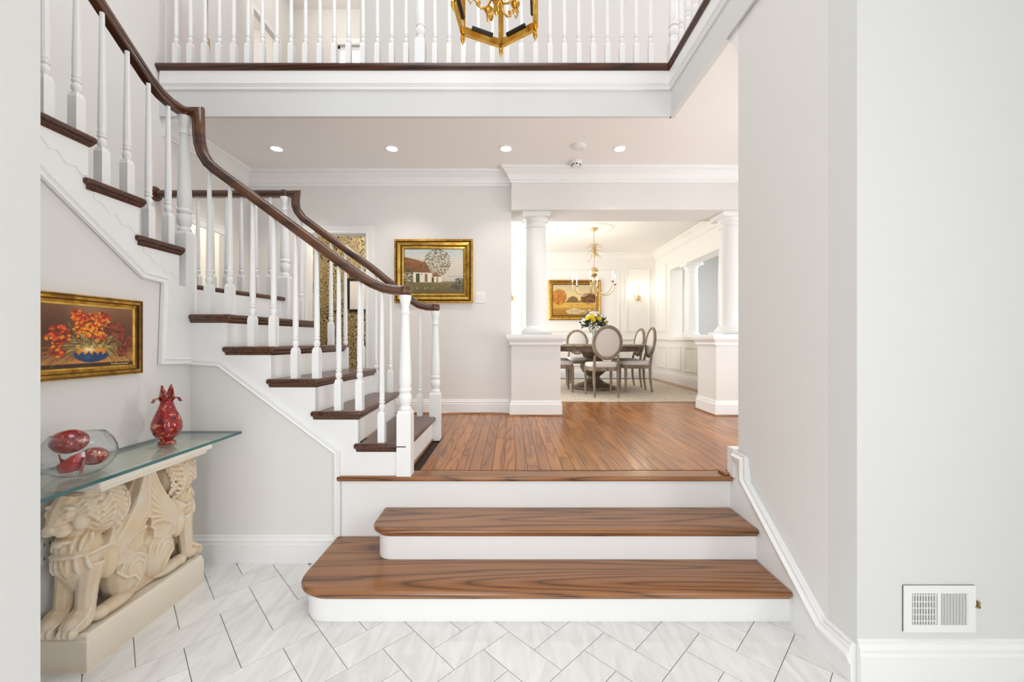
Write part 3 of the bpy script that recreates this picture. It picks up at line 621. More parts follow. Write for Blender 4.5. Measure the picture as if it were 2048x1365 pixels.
def column(label, x, y, z0, z1, rb, rt, pl=.175):
    t = thing('column', label, 'column', (x, y, z0), group='round white columns')
    MB().box(x-pl, x+pl, y-pl, y+pl, z0, z0+.03).build('plinth', TRIM, t)
    MB().lathe([(pl*.98, .03), (pl, .045), (pl*.96, .065), (rb*1.16, .07), (rb*1.10, .085), (rb*1.02, .10)], (x, y, z0), 32).build('base_ring', TRIM, t, smooth=40)
    h = z1-z0
    MB().lathe([(rb, .095), (rb, h*.3), (rb*.96+.04*rt, h*.5), (rt*1.02, h*.8), (rt, h-.17), (rt*1.09, h-.165), (rt*1.09, h-.15), (rt, h-.145), (rt, h-.10)], (x, y, z0), 32).build('shaft', TRIM, t, smooth=40)
    MB().lathe([(rt, h-.105), (rt*1.06, h-.10), (rt*1.06, h-.09), (rt*1.2, h-.065), (rt*1.32, h-.05)], (x, y, z0), 32).box(x-rt*1.4, x+rt*1.4, y-rt*1.4, y+rt*1.4, z1-.052, z1).build('capital', TRIM, t, smooth=40)
    return t
column('round white column at the left side of the dining opening', .30, 4.815, 1.466, 2.884, .131, .115)
column('round white column at the right side of the dining opening, cut by the wall', 2.61, 4.815, 1.466, 2.884, .131, .115)

# ------------------------------------------------------------------ dining room
dw = MB().box(-1.3, XD+.12, YD1, YD1+.12, ZL-.05, ZC+.1).build('wall_dining_back', CREAM)
STR(dw, 'cream panelled wall at the back of the dining room', 'wall')
dl = MB().box(-1.42, -1.3, YD0, YD1+.12, ZL-.05, 1.3).box(-1.42, -1.3, YD0, 6.2, 1.3, ZC+.1).box(-1.42, -1.3, 8.2, YD1+.12, 1.3, ZC+.1).box(-1.42, -1.3, 6.2, 8.2, 2.9, ZC+.1).box(-1.42, -.06, YD0-.1, YD0, ZL-.05, ZC+.1).build('wall_dining_left', CREAM)
STR(dl, 'dining room side wall hidden on the left', 'wall')
drw = MB().box(XD, XD+.25, 8.26, YD1+.12, ZL-.05, ZC+.1).box(XD, XD+.25, YD0, 8.26, ZL-.05, 1.40).box(XD, XD+.25, YD0, 8.26, 2.83, ZC+.1).box(XD, XD+.25, YD0, 5.6, 1.4, 2.83).build('wall_dining_right', CREAM)
STR(drw, 'cream dining room wall with a columned opening', 'wall')
STR(MB().box(-1.42, XD+.25, YD0, YD1+.12, ZC, ZC+.1).build('ceiling', CREAM), 'cream dining room ceiling above the chandelier', 'ceiling')
STR(MB().box(5.3, 5.4, 4.6, 10, ZL, 3.4).box(XD+.25, 5.4, 9.3, 9.4, ZL, 3.4).box(XD+.25, 5.4, 4.6, 10, 3.35, 3.45).box(XD+.25, 5.4, 4.6, 10, ZL-.05, ZL).build('wall_side_parlour', WALLC), 'bluish grey wall of the room beyond the columned opening', 'wall')
STR(MB().mould(crz(ZC), [(-1.3, YD0), (-1.3, YD1), (XD, YD1), (XD, YD0)]).build('trim_11', CREAM), 'cream crown moulding around the dining room', 'trim')
STR(MB().mould([(0, 1.395), (.02, 1.395), (.03, 1.41), (.034, 1.44), (.02, 1.45), (0, 1.45)], [(-1.3, YD0+.01), (-1.3, YD1), (XD, YD1), (XD, YD0+.01)]).build('trim_12', CREAM), 'cream chair rail around the dining room', 'trim')
basemould('baseboard_dining', 'cream baseboard around the dining room', [(-1.3, YD0+.01), (-1.3, YD1), (XD, YD1), (XD, YD0+.01)], ZL, 1.1)
PM = [(0, 0), (.014, 0), (.018, .012), (.010, .024), (.016, .034), (0, .04)]
def panel_frame(parent, pts, side):
    MB().sweep([(a, -b) for a, b in PM], pts+[pts[0], pts[1]][:1], side).build('panel_moulding', CREAM, parent)
def rect_y(x0, x1, z0, z1, y): return [(x0, y, z0), (x0, y, z1), (x1, y, z1), (x1, y, z0)]
def rect_x(y0, y1, z0, z1, x): return [(x, y1, z0), (x, y1, z1), (x, y0, z1), (x, y0, z0)]
for a, b in ((2.578, 3.128), (.39, 2.44), (-.30, .25), (-1.2, -.44)):
    panel_frame(dw, rect_y(a, b, 1.59, 3.0, YD1), (0, -1, 0)); panel_frame(dw, rect_y(a, b, .82, 1.30, YD1), (0, -1, 0))
panel_frame(drw, rect_x(8.45, 8.95, 1.59, 3.0, XD), (-1, 0, 0))
for a, b in ((8.42, 8.95), (7.72, 8.28), (7.0, 7.55), (6.3, 6.85), (5.6, 6.15)): panel_frame(drw, rect_x(a, b, .82, 1.28, XD), (-1, 0, 0))
STR(MB().box(XD-.05, XD+.30, 5.6, 8.26, 1.40, 1.455).build('trim_13', CREAM), 'cream ledge under the far column', 'trim')
column('smaller white column standing on the ledge of the far dining opening', XD+.125, 7.57, 1.455, 2.83, .125, .11, .15)
# rug
rg = MB().prism([(-.2, 5.58), (3.0, 5.58), (3.0, 8.8), (-.2, 8.8)], 'z', ZL, ZL+.010).build('rug', RUGM, bevel=(.004, 2)); tag(rg, 'beige speckled rug under the dining table', 'rug')
ZR = ZL+.010
ZK = ZR+.003
# table
tb = thing('dining_table', 'round weathered grey wood pedestal table on the rug', 'table', (1.454, 7.07, ZR))
MB().lathe([(.001, .735), (.82, .735), (.855, .742), (.862, .755), (.855, .768), (.845, .772), (.001, .772)], (0, 0, 0), 48).build('tabletop', GREYWOOD, tb, off=(0, 0, 0), smooth=35)
MB().lathe([(.74, .66), (.76, .66), (.76, .736), (.74, .736)], (0, 0, 0), 48).build('apron', DARKWOOD, tb, off=(0, 0, 0), smooth=35)
MB().lathe([(.10, .10), (.15, .12), (.15, .15), (.11, .17), (.10, .22), (.13, .24), (.20, .30), (.24, .38), (.23, .44), (.17, .48), (.14, .50), (.14, .53), (.18, .55), (.21, .62), (.28, .70), (.28, .736)], (0, 0, 0), 28).build('pedestal', DARKWOOD, tb, off=(0, 0, 0), smooth=50)
MB().lathe([(.001, 0), (.36, 0), (.37, .02), (.36, .045), (.33, .05), (.32, .06), (.29, .066), (.27, .085), (.22, .095), (.16, .13), (.12, .15), (.001, .15)], (0, 0, 0), 32).build('base', DARKWOOD, tb, off=(0, 0, 0), smooth=50)
# chairs (front faces +Y)
def make_chair(label, loc, rot):
    t = thing('dining_chair', label, 'chair', loc, rot, 'oval back dining chairs')
    seat = MB(); n = 20
    def outl(s, w=.235, d=.225):
        out = []
        for k in range(24):
            a = 2*math.pi*k/24; c, q = math.cos(a), math.sin(a); e = .55
            out.append((math.copysign(abs(c)**e, c)*w*s*(1.0+.08*q), math.copysign(abs(q)**e, q)*d*s))
        return out
    rings = [(.96, .435), (1.0, .445), (1.0, .475), (.97, .495), (.85, .508), (.45, .515)]
    vs = []; fs = []
    for s, z in rings: vs += [(a, b, z) for a, b in outl(s)]
    for i in range(len(rings)-1): fs += [(i*24+k, i*24+(k+1) % 24, (i+1)*24+(k+1) % 24, (i+1)*24+k) for k in range(24)]
    fs += [list(range(23, -1, -1)), [(len(rings)-1)*24+k for k in range(24)]]
    seat.add(vs, fs).build('seat', LINEN, t, off=(0, 0, 0), smooth=60)
    ap = MB(); o1 = outl(1.02); vs = [(a, b, .385) for a, b in o1]+[(a, b, .44) for a, b in o1]
    ap.add(vs, [(k, (k+1) % 24, 24+(k+1) % 24, 24+k) for k in range(24)]+[list(range(23, -1, -1)), [24+k for k in range(24)]]).build('seat_frame', GREYWOOD, t, off=(0, 0, 0), smooth=50)
    for sx in (-1, 1):
        MB().lathe([(.012, 0), (.016, .012), (.013, .03), (.017, .05), (.024, .32), (.018, .335), (.025, .345), (.025, .36), (.024, .42)], (sx*.205, .195, 0), 12).build('leg', GREYWOOD, t, off=(0, 0, 0), smooth=40)
        MB().tube([(sx*.175, -.235, 0), (sx*.180, -.205, .2), (sx*.18, -.20, .42), (sx*.178, -.215, .53), (sx*.170, -.235, .62)], [.014, .021, .024, .021, .018], 8).build('leg', GREYWOOD, t, off=(0, 0, 0), smooth=40)
    def back(u, v): return (u, -.235-(v-.60)*.14, v)       # raked plane
    cz = .803; oval = [back(.205*math.cos(2*math.pi*k/36), cz+.232*math.sin(2*math.pi*k/36)) for k in range(36)]
    MB().tube(oval, .026, 8, closed=True).build('back_frame', GREYWOOD, t, off=(0, 0, 0), smooth=60)
    pd = MB(); pd.ell((0, 0, 0), (.195, .030, .222), None, 24, 12)
    o = pd.build('backrest', LINEN, t, off=(0, 0, 0), smooth=60); o.location = back(0, cz); o.rotation_euler = (R(8), 0, 0)
    return t
c0 = make_chair('oval back chair turned away from the camera in front of the table', (1.396, 6.19, ZK), R(4.4))
GC = 'oval back dining chairs'
dup(c0, (2.06, 6.735, ZK), R(88), 'oval back chair at the right of the table, the nearer of two', GC)
dup(c0, (2.075, 7.34, ZK), R(94), 'oval back chair at the right of the table, the farther of two', GC)
dup(c0, (.80, 6.74, ZK), R(-88), 'chair at the left of the table, half hidden by the white pedestal', GC)
dup(c0, (.84, 7.36, ZK), R(-94), 'chair at the left of the table, the farther and mostly hidden one', GC)
dup(c0, (1.37, 8.08, ZK), R(180), 'oval back chair behind the table facing the camera', GC)
# bouquet
bq = thing('flower_vase', 'patterned white vase of white and yellow flowers on the dining table', 'flowers', (1.43, 7.05, ZR+.772))
VZ = mix_noise('patterned_vase', srgb(120, 140, 170), srgb(238, 236, 232), 40, .3, lo=.35, hi=.5)
MB().lathe([(.001, 0), (.045, 0), (.05, .02), (.062, .08), (.058, .14), (.04, .18), (.05, .205), (.042, .205)], (0, 0, 0), 20).build('vase', VZ, bq, off=(0, 0, 0), smooth=50)
random.seed(4); lf = MB()
for k in range(230):
    a = random.uniform(0, 2*math.pi); e = random.uniform(-.5, 1.2); d = random.uniform(.10, .235)
    dirv = Vector((math.cos(a)*math.cos(e), math.sin(a)*math.cos(e), math.sin(e))); c = Vector((0, 0, .36))+Vector((dirv.x*d, dirv.y*d, dirv.z*d*.75))
    ax = (dirv+Vector((random.uniform(-.5, .5), random.uniform(-.5, .5), random.uniform(-.3, .6)))).normalized(); sd = ax.orthogonal().normalized(); sd.rotate(Quaternion(ax, random.uniform(0, 6.28)))
    l = random.uniform(.035, .06); w = l*.32; nn = ax.cross(sd)*.006
    lf.add([c-ax*l, c+sd*w+nn, c+ax*l, c-sd*w+nn], [(0, 1, 2), (0, 2, 3)])
for k in range(14):
    a = k*.9; lf.tube([(.015*math.cos(a), .015*math.sin(a), .1), (.06*math.cos(a), .06*math.sin(a), .26), (.12*math.cos(a), .12*math.sin(a), .40)], .004, 5)
lf.build('foliage', mix_noise('leaf_green', srgb(22, 40, 22), srgb(58, 84, 44), 20, .55), bq, off=(0, 0, 0))['kind'] = 'stuff'
WF = plain('white_petals', srgb(238, 232, 218), .6); YFm = plain('yellow_petals', srgb(228, 200, 48), .6)
def flower(mat, r):
    mb = MB()
    for ring, (n, rr, up) in enumerate(((12, r, .10), (10, r*.75, .45), (7, r*.45, .9))):
        for k in range(n):
            a = 2*math.pi*k/n+ring*.3; d = Vector((math.cos(a)*math.cos(up), math.sin(a)*math.cos(up), math.sin(up))); s_ = Vector((-math.sin(a), math.cos(a), 0))
            mb.add([(0, 0, 0), d*rr*.6+s_*rr*.18, d*rr, d*rr*.6-s_*rr*.18], [(0, 1, 2, 3)])
    mb.ell((0, 0, r*.15), (r*.3, r*.3, r*.25), None, 8, 5); return mb.mesh('flower', mat)
fw = flower(WF, .06); fy = flower(YFm, .058)
for k, (x, y, z, q) in enumerate([(-.10, -.12, .50, 0), (-.03, -.10, .56, 0), (.05, -.10, .555, 0), (.11, -.09, .51, 0), (-.05, 0, .60, 0), (.03, 0, .60, 0), (.0, -.16, .52, 0), (.16, -.02, .47, 0), (-.16, 0, .46, 0), (-.18, -.10, .42, 0),
                                   (-.03, -.19, .44, 1), (.07, -.18, .46, 1), (-.12, -.16, .47, 1), (.20, -.08, .40, 1), (-.05, -.2, .49, 1), (.10, .05, .56, 0), (-.11, .06, .55, 0)]):
    d = Vector((x, y, z-.36)).normalized(); o = inst(fy if q else fw, 'flower', bq, (x, y, z-.02)); o.rotation_euler = d.to_track_quat('Z', 'Y').to_euler()

# brass chandelier
ch = thing('chandelier', 'six-arm brass candle chandelier above the dining table', 'chandelier', (1.454, 7.06, ZC))
def chp(mb, name, mat, sm=50): return mb.build(name, mat, ch, off=(0, 0, 0), smooth=sm)
chp(MB().lathe([(.001, 0), (.072, 0), (.068, -.015), (.04, -.04), (.012, -.055), (.001, -.06)], (0, 0, 0), 20), 'canopy', BRASS2)
chp(MB().lathe([(.34, 0), (.33, -.012), (.27, -.018), (.25, -.008), (.16, -.006), (.08, -.002)], (0, 0, 0), 40), 'ceiling_medallion', CREAM)
cm = MB()
for k in range(7):
    z = -.07-.032*k; cm.tube([(.011*math.cos(a)*(1 if k % 2 else 0), .011*math.cos(a)*(0 if k % 2 else 1), z+.02*math.sin(a)) for a in [i*math.pi/4 for i in range(8)]], .0032, 5, closed=True)
chp(cm, 'chain', BRASS2)
pn = MB(); pn.lathe([(.001, -.27), (.014, -.28), (.026, -.33), (.034, -.40), (.028, -.47), (.012, -.53), (.006, -.60), (.006, -.70)], (0, 0, 0), 12)
chp(pn, 'stem', BRASS2)
lv = MB(); random.seed(9)
for k in range(16):
    a = k*2.399; z0 = -.30-.012*(k % 12); l = .10+.04*(k % 3)
    pth = [Vector((math.cos(a)*r, math.sin(a)*r, z0+h)) for r, h in ((.02, 0), (.05, .03), (l*.8, .02), (l, -.03))]
    lv.tube(pth, [.006, .010, .008, .001], 5, flat=.4)
    pth = [Vector((math.cos(a+1)*r, math.sin(a+1)*r, z0-.10+h)) for r, h in ((.02, .02), (.05, .01), (l*.75, -.02), (l*.85, -.06))]
    if k % 2: lv.tube(pth, [.005, .009, .007, .001], 5, flat=.4)
chp(lv, 'leaf_spray', BRASS2)
chp(MB().ell((0, 0, -.765), (.078, .078, .088), None, 20, 12), 'globe', BRASS2)
chp(MB().lathe([(.012, -.84), (.022, -.86), (.026, -.90), (.012, -.94), (.001, -.95)], (0, 0, 0), 12), 'hub', BRASS2)
for k in range(6):
    a = R(10+60*k); u = Vector((math.cos(a), math.sin(a), 0))
    pth = [u*r+Vector((0, 0, z)) for r, z in ((.01, -.87), (.03, -.96), (.07, -1.06), (.13, -1.135), (.20, -1.163), (.27, -1.15), (.335, -1.105), (.375, -1.04), (.39, -.975))]
    fine = []
    for i in range(len(pth)-1):
        q0, q1, q2, q3 = pth[max(i-1, 0)], pth[i], pth[i+1], pth[min(i+2, len(pth)-1)]
        for t in (0, .33, .67): fine.append(.5*((2*q1)+(q2-q0)*t+(2*q0-5*q1+4*q2-q3)*t*t+(3*q1-q0-3*q2+q3)*t**3))
    ar = chp(MB().tube(fine+[pth[-1]], .0065, 7), 'arm', BRASS2)
    p = u*.39
    MB().lathe([(.006, -.985), (.02, -.975), (.034, -.962), (.03, -.962), (.012, -.968)], (p.x, p.y, 0), 14).build('drip_cup', BRASS2, ar, off=(0, 0, 0), smooth=40)
    MB().lathe([(.010, -.968), (.010, -.858), (.006, -.855)], (p.x, p.y, 0), 10).build('candle', PLASTIC, ar, off=(0, 0, 0), smooth=40)
    MB().lathe([(.006, -.855), (.014, -.84), (.015, -.825), (.008, -.80), (.001, -.785)], (p.x, p.y, 0), 10).build('bulb', BULB, ar, off=(0, 0, 0), smooth=60)
    point_light('chandelier_bulb_light', (1.454+p.x*1.0, 7.06+p.y, ZC-.82), 2.9, (1, .92, .80), .02)
# wall sconces
def sconce(label, x):
    t = thing('wall_sconce', label, 'sconce', (x, YD1, 2.36), group='brass wall sconces in the dining room')
    b = lambda mb, n, m=BRASS2: mb.build(n, m, t, off=(0, 0, 0), smooth=50)
    b(MB().ell((0, -.012, 0), (.05, .016, .075), None, 16, 8), 'backplate')
    b(MB().lathe([(.006, .07), (.014, .10), (.008, .16), (.016, .20), (.002, .27)], (0, -.02, 0), 10), 'finial')
    for s in (-1, 1):
        ar = b(MB().tube([(0, -.03, -.03), (s*.03, -.06, -.09), (s*.075, -.08, -.085), (s*.105, -.085, -.03), (s*.11, -.085, .02)], .006, 6), 'arm')
        MB().lathe([(.006, .015), (.028, .028), (.010, .024)], (s*.11, -.085, 0), 12).build('drip_cup', BRASS2, ar, off=(0, 0, 0))
        MB().lathe([(.009, .024), (.009, .11), (.005, .112)], (s*.11, -.085, 0), 10).build('candle', PLASTIC, ar, off=(0, 0, 0))
        MB().lathe([(.005, .112), (.013, .128), (.012, .145), (.001, .17)], (s*.11, -.085, 0), 10).build('bulb', BULB, ar, off=(0, 0, 0), smooth=60)
        point_light('sconce_bulb_light', (x+s*.11, YD1-.10, 2.36+.15), 1.1, (1, .89, .73), .02)
sconce('brass candle sconce on the wall panel right of the landscape painting', 2.87)
sconce('brass candle sconce half hidden behind the left column', .02)

# ------------------------------------------------------------------ paintings
def canvas_mesh(name, img, w, h, mat):
    hh, ww, _ = img.shape
    xs = np.linspace(-w/2, w/2, ww); zs = np.linspace(-h/2, h/2, hh)
    vs = [(xs[i], 0, zs[j]) for j in range(hh) for i in range(ww)]
    fs = [(j*ww+i, j*ww+i+1, (j+1)*ww+i+1, (j+1)*ww+i) for j in range(hh-1) for i in range(ww-1)]
    me = bpy.data.meshes.new(name); me.from_pydata(vs, [], fs); me.materials.append(mat)
    at = me.color_attributes.new('paint', 'FLOAT_COLOR', 'POINT')
    lin = np.where(img <= .04045, img/12.92, ((img+.055)/1.055)**2.4); rgba = np.ones((hh, ww, 4)); rgba[..., :3] = lin
    at.data.foreach_set('color', rgba.ravel().astype(np.float32)); me.update(); return me
m, N, L, P = new_mat('oil_paint'); a_ = N.new('ShaderNodeVertexColor'); a_.layer_name = 'paint'; L.new(a_.outputs['Color'], P.inputs['Base Color']); P.inputs['Roughness'].default_value = .45
OIL = m
class Can:
    def __init__(s, w, h, seed):
        s.rng = np.random.default_rng(seed); s.w, s.h = w, h; s.a = np.zeros((h, w, 3)); s.Y, s.X = np.mgrid[0:h, 0:w]; s.X = s.X/(w-1); s.Y = s.Y/(h-1); s.asp = w/h
    def grad(s, stops):
        for c in range(3): s.a[..., c] = np.interp(s.Y, [p for p, _ in stops], [q[c]/255 for _, q in stops])
    def blob(s, x, y, rx, ry, col, al=1.0, ang=0.0, soft=.25):
        dx = (s.X-x)*s.asp; dy = s.Y-y; c, q = math.cos(ang), math.sin(ang); u = (dx*c+dy*q)/rx; v = (-dx*q+dy*c)/ry
        k = np.clip((1-np.sqrt(u*u+v*v))/soft, 0, 1)*al; s.a[:] = s.a*(1-k[..., None])+np.array(col)/255*k[..., None]
    def rect(s, x0, x1, y0, y1, col, al=1.0):
        k = ((s.X >= x0) & (s.X <= x1) & (s.Y >= y0) & (s.Y <= y1))*al; s.a[:] = s.a*(1-k[..., None])+np.array(col)/255*k[..., None]
    def poly(s, pts, col, al=1.0):
        ins = np.zeros_like(s.X, bool)
        for i in range(len(pts)):
            (x0, y0), (x1, y1) = pts[i-1], pts[i]
            cond = ((y0 > s.Y) != (y1 > s.Y)); 
            with np.errstate(divide='ignore', invalid='ignore'): xi = (x1-x0)*(s.Y-y0)/(y1-y0 if y1 != y0 else 1e-9)+x0
            ins ^= cond & (s.X < xi)
        k = ins*al; s.a[:] = s.a*(1-k[..., None])+np.array(col)/255*k[..., None]
    def stroke(s, pts, wd, col, al=1.0):
        n = 14
        for i in range(len(pts)-1):
            for t in range(n):
                f = t/n; s.blob(pts[i][0]*(1-f)+pts[i+1][0]*f, pts[i][1]*(1-f)+pts[i+1][1]*f, wd, wd, col, al*.6, soft=.6)
    def noise(s, amt):
        s.a += s.rng.normal(0, amt, s.a.shape[:2])[..., None]; s.a[:] = np.clip(s.a, 0, 1)
def frame_painting(name, label, w, h, img, pw, ph, prof, loc, rotz, wash=None):
    t = thing(name, label, 'painting', loc, rotz)
    o = inst(canvas_mesh('canvas', img, pw, ph, OIL), 'canvas', t, (0, -.012, 0))
    pts = [(-w/2, 0, -h/2), (-w/2, 0, h/2), (w/2, 0, h/2), (w/2, 0, -h/2)]
    # frame as four mitred bars, outer edge at w x h; prof = (depth towards viewer, inset, material)
    mb = MB(); n = len(prof)
    for i in range(4):
        cx, cz = [(-1, -1), (-1, 1), (1, 1), (1, -1)][i]; dx, dz = [(-1, 1), (1, 1), (1, -1), (-1, -1)][i]
        A = [(cx*(w/2-ins), -dep, cz*(h/2-ins)) for dep, ins, _ in prof]; B = [(dx*(w/2-ins), -dep, dz*(h/2-ins)) for dep, ins, _ in prof]
        for j in range(n-1): mb.add([A[j], B[j], B[j+1], A[j+1]], [(0, 1, 2, 3)], prof[j][2])
    mb.build('frame', [GOLD, DARKGILT, BRASS], t, off=(0, 0, 0))
    MB().box(-w/2+.01, w/2-.01, -.010, 0, -h/2+.01, h/2-.01).build('backing', DARKGILT, t, off=(0, 0, 0))
    return t
# 1: flower still life
c = Can(190, 140, 1); rg_ = c.rng
c.grad([(0, (52, 28, 14)), (.07, (52, 28, 14)), (.075, (204, 136, 66)), (.13, (196, 126, 62)), (.28, (122, 66, 32)), (.6, (106, 64, 36)), (1, (140, 96, 62))])
c.blob(.05, .6, .5, .7, (70, 38, 22), .6, soft=1); c.blob(.9, .5, .4, .5, (96, 52, 30), .45, soft=1); c.blob(.5, .95, .4, .25, (176, 138, 98), .5, soft=1); c.rect(0, 1, 0, .07, (58, 32, 18))
for k in range(330):
    a = rg_.uniform(-.45, math.pi+.45); l = rg_.uniform(.2, .66); x0 = .5+rg_.uniform(-.12, .12); y0 = .30
    x1 = x0+math.cos(a)*l*.8; y1 = y0+math.sin(a)*l*.75-.12*abs(math.cos(a)); xm = (x0+x1)/2; ym = max(y0, y1)+.02+.06*rg_.random()
    col = [(168, 146, 70), (120, 92, 46), (196, 178, 104), (78, 48, 26), (92, 60, 30)][rg_.integers(0, 5)]
    c.stroke([(x0, y0), (xm, (ym+y0)/2), (x1, y1)], .012, col, 1.0)
for cx, cy, r in ((.47, .68, .22), (.16, .52, .18), (.36, .82, .13), (.62, .80, .14), (.80, .62, .14), (.88, .42, .15), (.15, .28, .12), (.86, .25, .10)):
    c.blob(cx, cy, r, r, (96, 34, 14) if cx < .68 else (74, 34, 18), .75, soft=.8)
for cx, cy, r, n in ((.47, .68, .20, 130), (.16, .52, .16, 80), (.36, .82, .11, 50), (.62, .80, .12, 50), (.80, .62, .12, 50), (.88, .42, .13, 50), (.15, .28, .10, 34), (.60, .50, .09, 28), (.86, .25, .09, 26), (.70, .64, .09, 28)):
    for k in range(n):
        a = rg_.uniform(0, 6.28); d = r*math.sqrt(rg_.random()); far = cx > .68
        col = [(206, 60, 20), (230, 96, 24), (168, 40, 16), (120, 34, 14), (240, 146, 36)][rg_.integers(0, 5)] if not far else [(120, 40, 20), (168, 58, 26), (92, 34, 18), (150, 76, 42)][rg_.integers(0, 4)]
        c.blob(cx+math.cos(a)*d/c.asp, cy+math.sin(a)*d, .026, .024, col, .9)
for k in range(40): c.blob(.50+rg_.normal(0, .08), .62+rg_.normal(0, .07), .022, .022, (246, 160, 30), .9)
c.blob(.50, .225, .27, .145, (226, 140, 44)); c.blob(.47, .30, .13, .075, (255, 240, 190), .95, soft=.8)
for k in range(60):
    a = rg_.uniform(.2, math.pi-.2); x0 = .5+.17*rg_.uniform(-1, 1); c.stroke([(x0, .37), (x0+.05*math.cos(a), .30+.03*rg_.random())], .008, [(186, 160, 80), (226, 200, 120), (120, 90, 44)][rg_.integers(0, 3)], .9)
for k in range(40):
    x = .313+.374*k/39; c.rect(x-.006, x+.006, .0, 0, (0, 0, 0)); yb = .235+.022*math.sin(k*.9)+.014*math.sin(k*2.1)
    y0 = .225-.140*math.sqrt(max(0, 1-((x-.5)*c.asp/.262)**2)); c.rect(x-.006, x+.006, y0, max(y0, yb), (34, 60, 104))
c.blob(.46, .17, .08, .05, (70, 110, 160), .6, soft=.9)
sx = .72
for k in range(11): c.stroke([(sx+.02*k, .03), (sx+.02*k+.008, .045+.012*(k in (0, 2, 3))), (sx+.02*k+.014, .03)], .006, (220, 190, 120), .9)
c.noise(.018)
PF1 = [(0, 0, 0), (.022, .0, 0), (.024, .006, 1), (.02, .010, 0), (.024, .024, 1), (.014, .028, 0), (.016, .042, 2), (.012, .050, 1), (.011, .054, 1)]
frame_painting('painting', 'gilt framed painting of orange flowers in a blue bowl above the console', .52, .39, c.a, .425, .295, PF1, (XL, 1.945, 1.417), R(90))
# 2: thatched cottage
c = Can(190, 140, 2); rg_ = c.rng
c.grad([(0, (92, 76, 48)), (.12, (110, 96, 54)), (.26, (132, 118, 76)), (.28, (196, 186, 166)), (.36, (206, 196, 176)), (.7, (214, 206, 190)), (1, (186, 200, 202))])
for k in range(60): c.blob(rg_.random(), .6+rg_.random()*.4, .12, .05, (224, 212, 194), .25, soft=1)
c.rect(.72, 1, .375, .385, (120, 130, 130)); c.blob(.9, .33, .25, .05, (188, 192, 192), .7, soft=.5)
for k in range(520):
    a = rg_.uniform(0, 6.28); d = math.sqrt(rg_.random()); x = .56+.22*d*math.cos(a); y = .70+.30*d*math.sin(a)
    c.blob(x, y, .016, .014, [(98, 92, 62), (128, 118, 82), (150, 138, 100), (84, 76, 50)][rg_.integers(0, 4)], .65)
c.stroke([(.56, .30), (.56, .55), (.52, .75)], .009, (74, 60, 42)); c.stroke([(.58, .32), (.66, .52)], .007, (84, 70, 50)); c.stroke([(.60, .33), (.72, .48)], .006, (110, 96, 70))
c.poly([(0, .48), (0, .82), (.08, .80), (.36, .70), (.46, .47)], (128, 86, 50))
for k in range(260):
    x = rg_.uniform(0, .42); y = rg_.uniform(.48, .80-.25*x); c.stroke([(x, y), (x+.02, y-.04)], .006, [(150, 100, 56), (104, 66, 38), (172, 124, 76), (88, 54, 32)][rg_.integers(0, 4)], .5)
for k in range(60): c.blob(rg_.uniform(0, .38), .80-.22*rg_.random()*.3-.1*rg_.random(), .02, .012, (176, 116, 60), .4)
c.poly([(.16, .255), (.155, .47), (.46, .465), (.465, .255)], (232, 224, 200)); c.rect(.20, .26, .255, .45, (70, 82, 56)); c.rect(.345, .395, .26, .445, (140, 106, 84)); c.rect(.29, .305, .42, .45, (60, 50, 40))
c.poly([(.47, .38), (.52, .49), (.60, .40), (.63, .375)], (150, 100, 62)); c.rect(.50, .63, .255, .375, (228, 218, 192)); c.rect(.545, .57, .255, .365, (132, 100, 74)); c.rect(.465, .50, .255, .36, (70, 62, 50))
for k in range(170): c.blob(rg_.uniform(0, .15), rg_.uniform(.22, .55), .014, .014, [(66, 62, 38), (96, 90, 54), (50, 44, 30), (140, 130, 80)][rg_.integers(0, 4)], .7)
for k in range(420): c.blob(rg_.random(), rg_.uniform(0, .25), .022, .008, [(96, 92, 46), (128, 114, 62), (150, 118, 72), (84, 66, 40), (112, 84, 50)][rg_.integers(0, 5)], .5)
c.poly([(.76, .14), (.84, .23), (.90, .17), (.90, .08)], (84, 70, 60))
for k in range(130): c.blob(rg_.uniform(.86, 1), rg_.uniform(.08, .34), .014, .014, [(56, 60, 46), (90, 92, 72), (44, 44, 36)][rg_.integers(0, 3)], .7)
for x in (.22, .35, .40, .46, .49): c.blob(x, .125, .016 if x < .37 else .008, .012, (240, 232, 214), .95)
c.noise(.02)
PF2 = [(0, 0, 0), (.03, .0, 0), (.034, .022, 1), (.022, .032, 0), (.040, .038, 2), (.03, .070, 1), (.018, .076, 0), (.024, .088, 2), (.018, .108, 1), (.011, .114, 1)]
frame_painting('painting', 'gilt framed painting of a thatched cottage under a tree, beside the light switch', .905, .735, c.a, .69, .52, PF2, (-.888, YB, 2.20), 0)
# 3: golden lake landscape
c = Can(130, 96, 3); rg_ = c.rng
c.grad([(0, (150, 104, 20)), (.2, (176, 124, 30)), (.3, (214, 172, 74)), (.45, (206, 152, 50)), (.46, (226, 194, 120)), (.7, (216, 194, 142)), (1, (196, 180, 148))])
c.poly([(.3, .42), (.38, .58), (.46, .63), (.56, .58), (.62, .42)], (120, 92, 48)); c.poly([(.55, .42), (.7, .55), (.85, .5), (1, .42)], (140, 108, 54))
c.blob(.15, .60, .26, .27, (176, 106, 26), .85, soft=.35); c.blob(.84, .55, .27, .19, (104, 60, 22), .85, soft=.35)
for k in range(220):
    d = math.sqrt(rg_.random()); a = rg_.uniform(0, 6.28); c.blob(.15+.16*d*math.cos(a), .60+.24*d*math.sin(a), .03, .03, [(196, 128, 30), (164, 96, 20), (214, 150, 50), (130, 78, 18)][rg_.integers(0, 4)], .6)
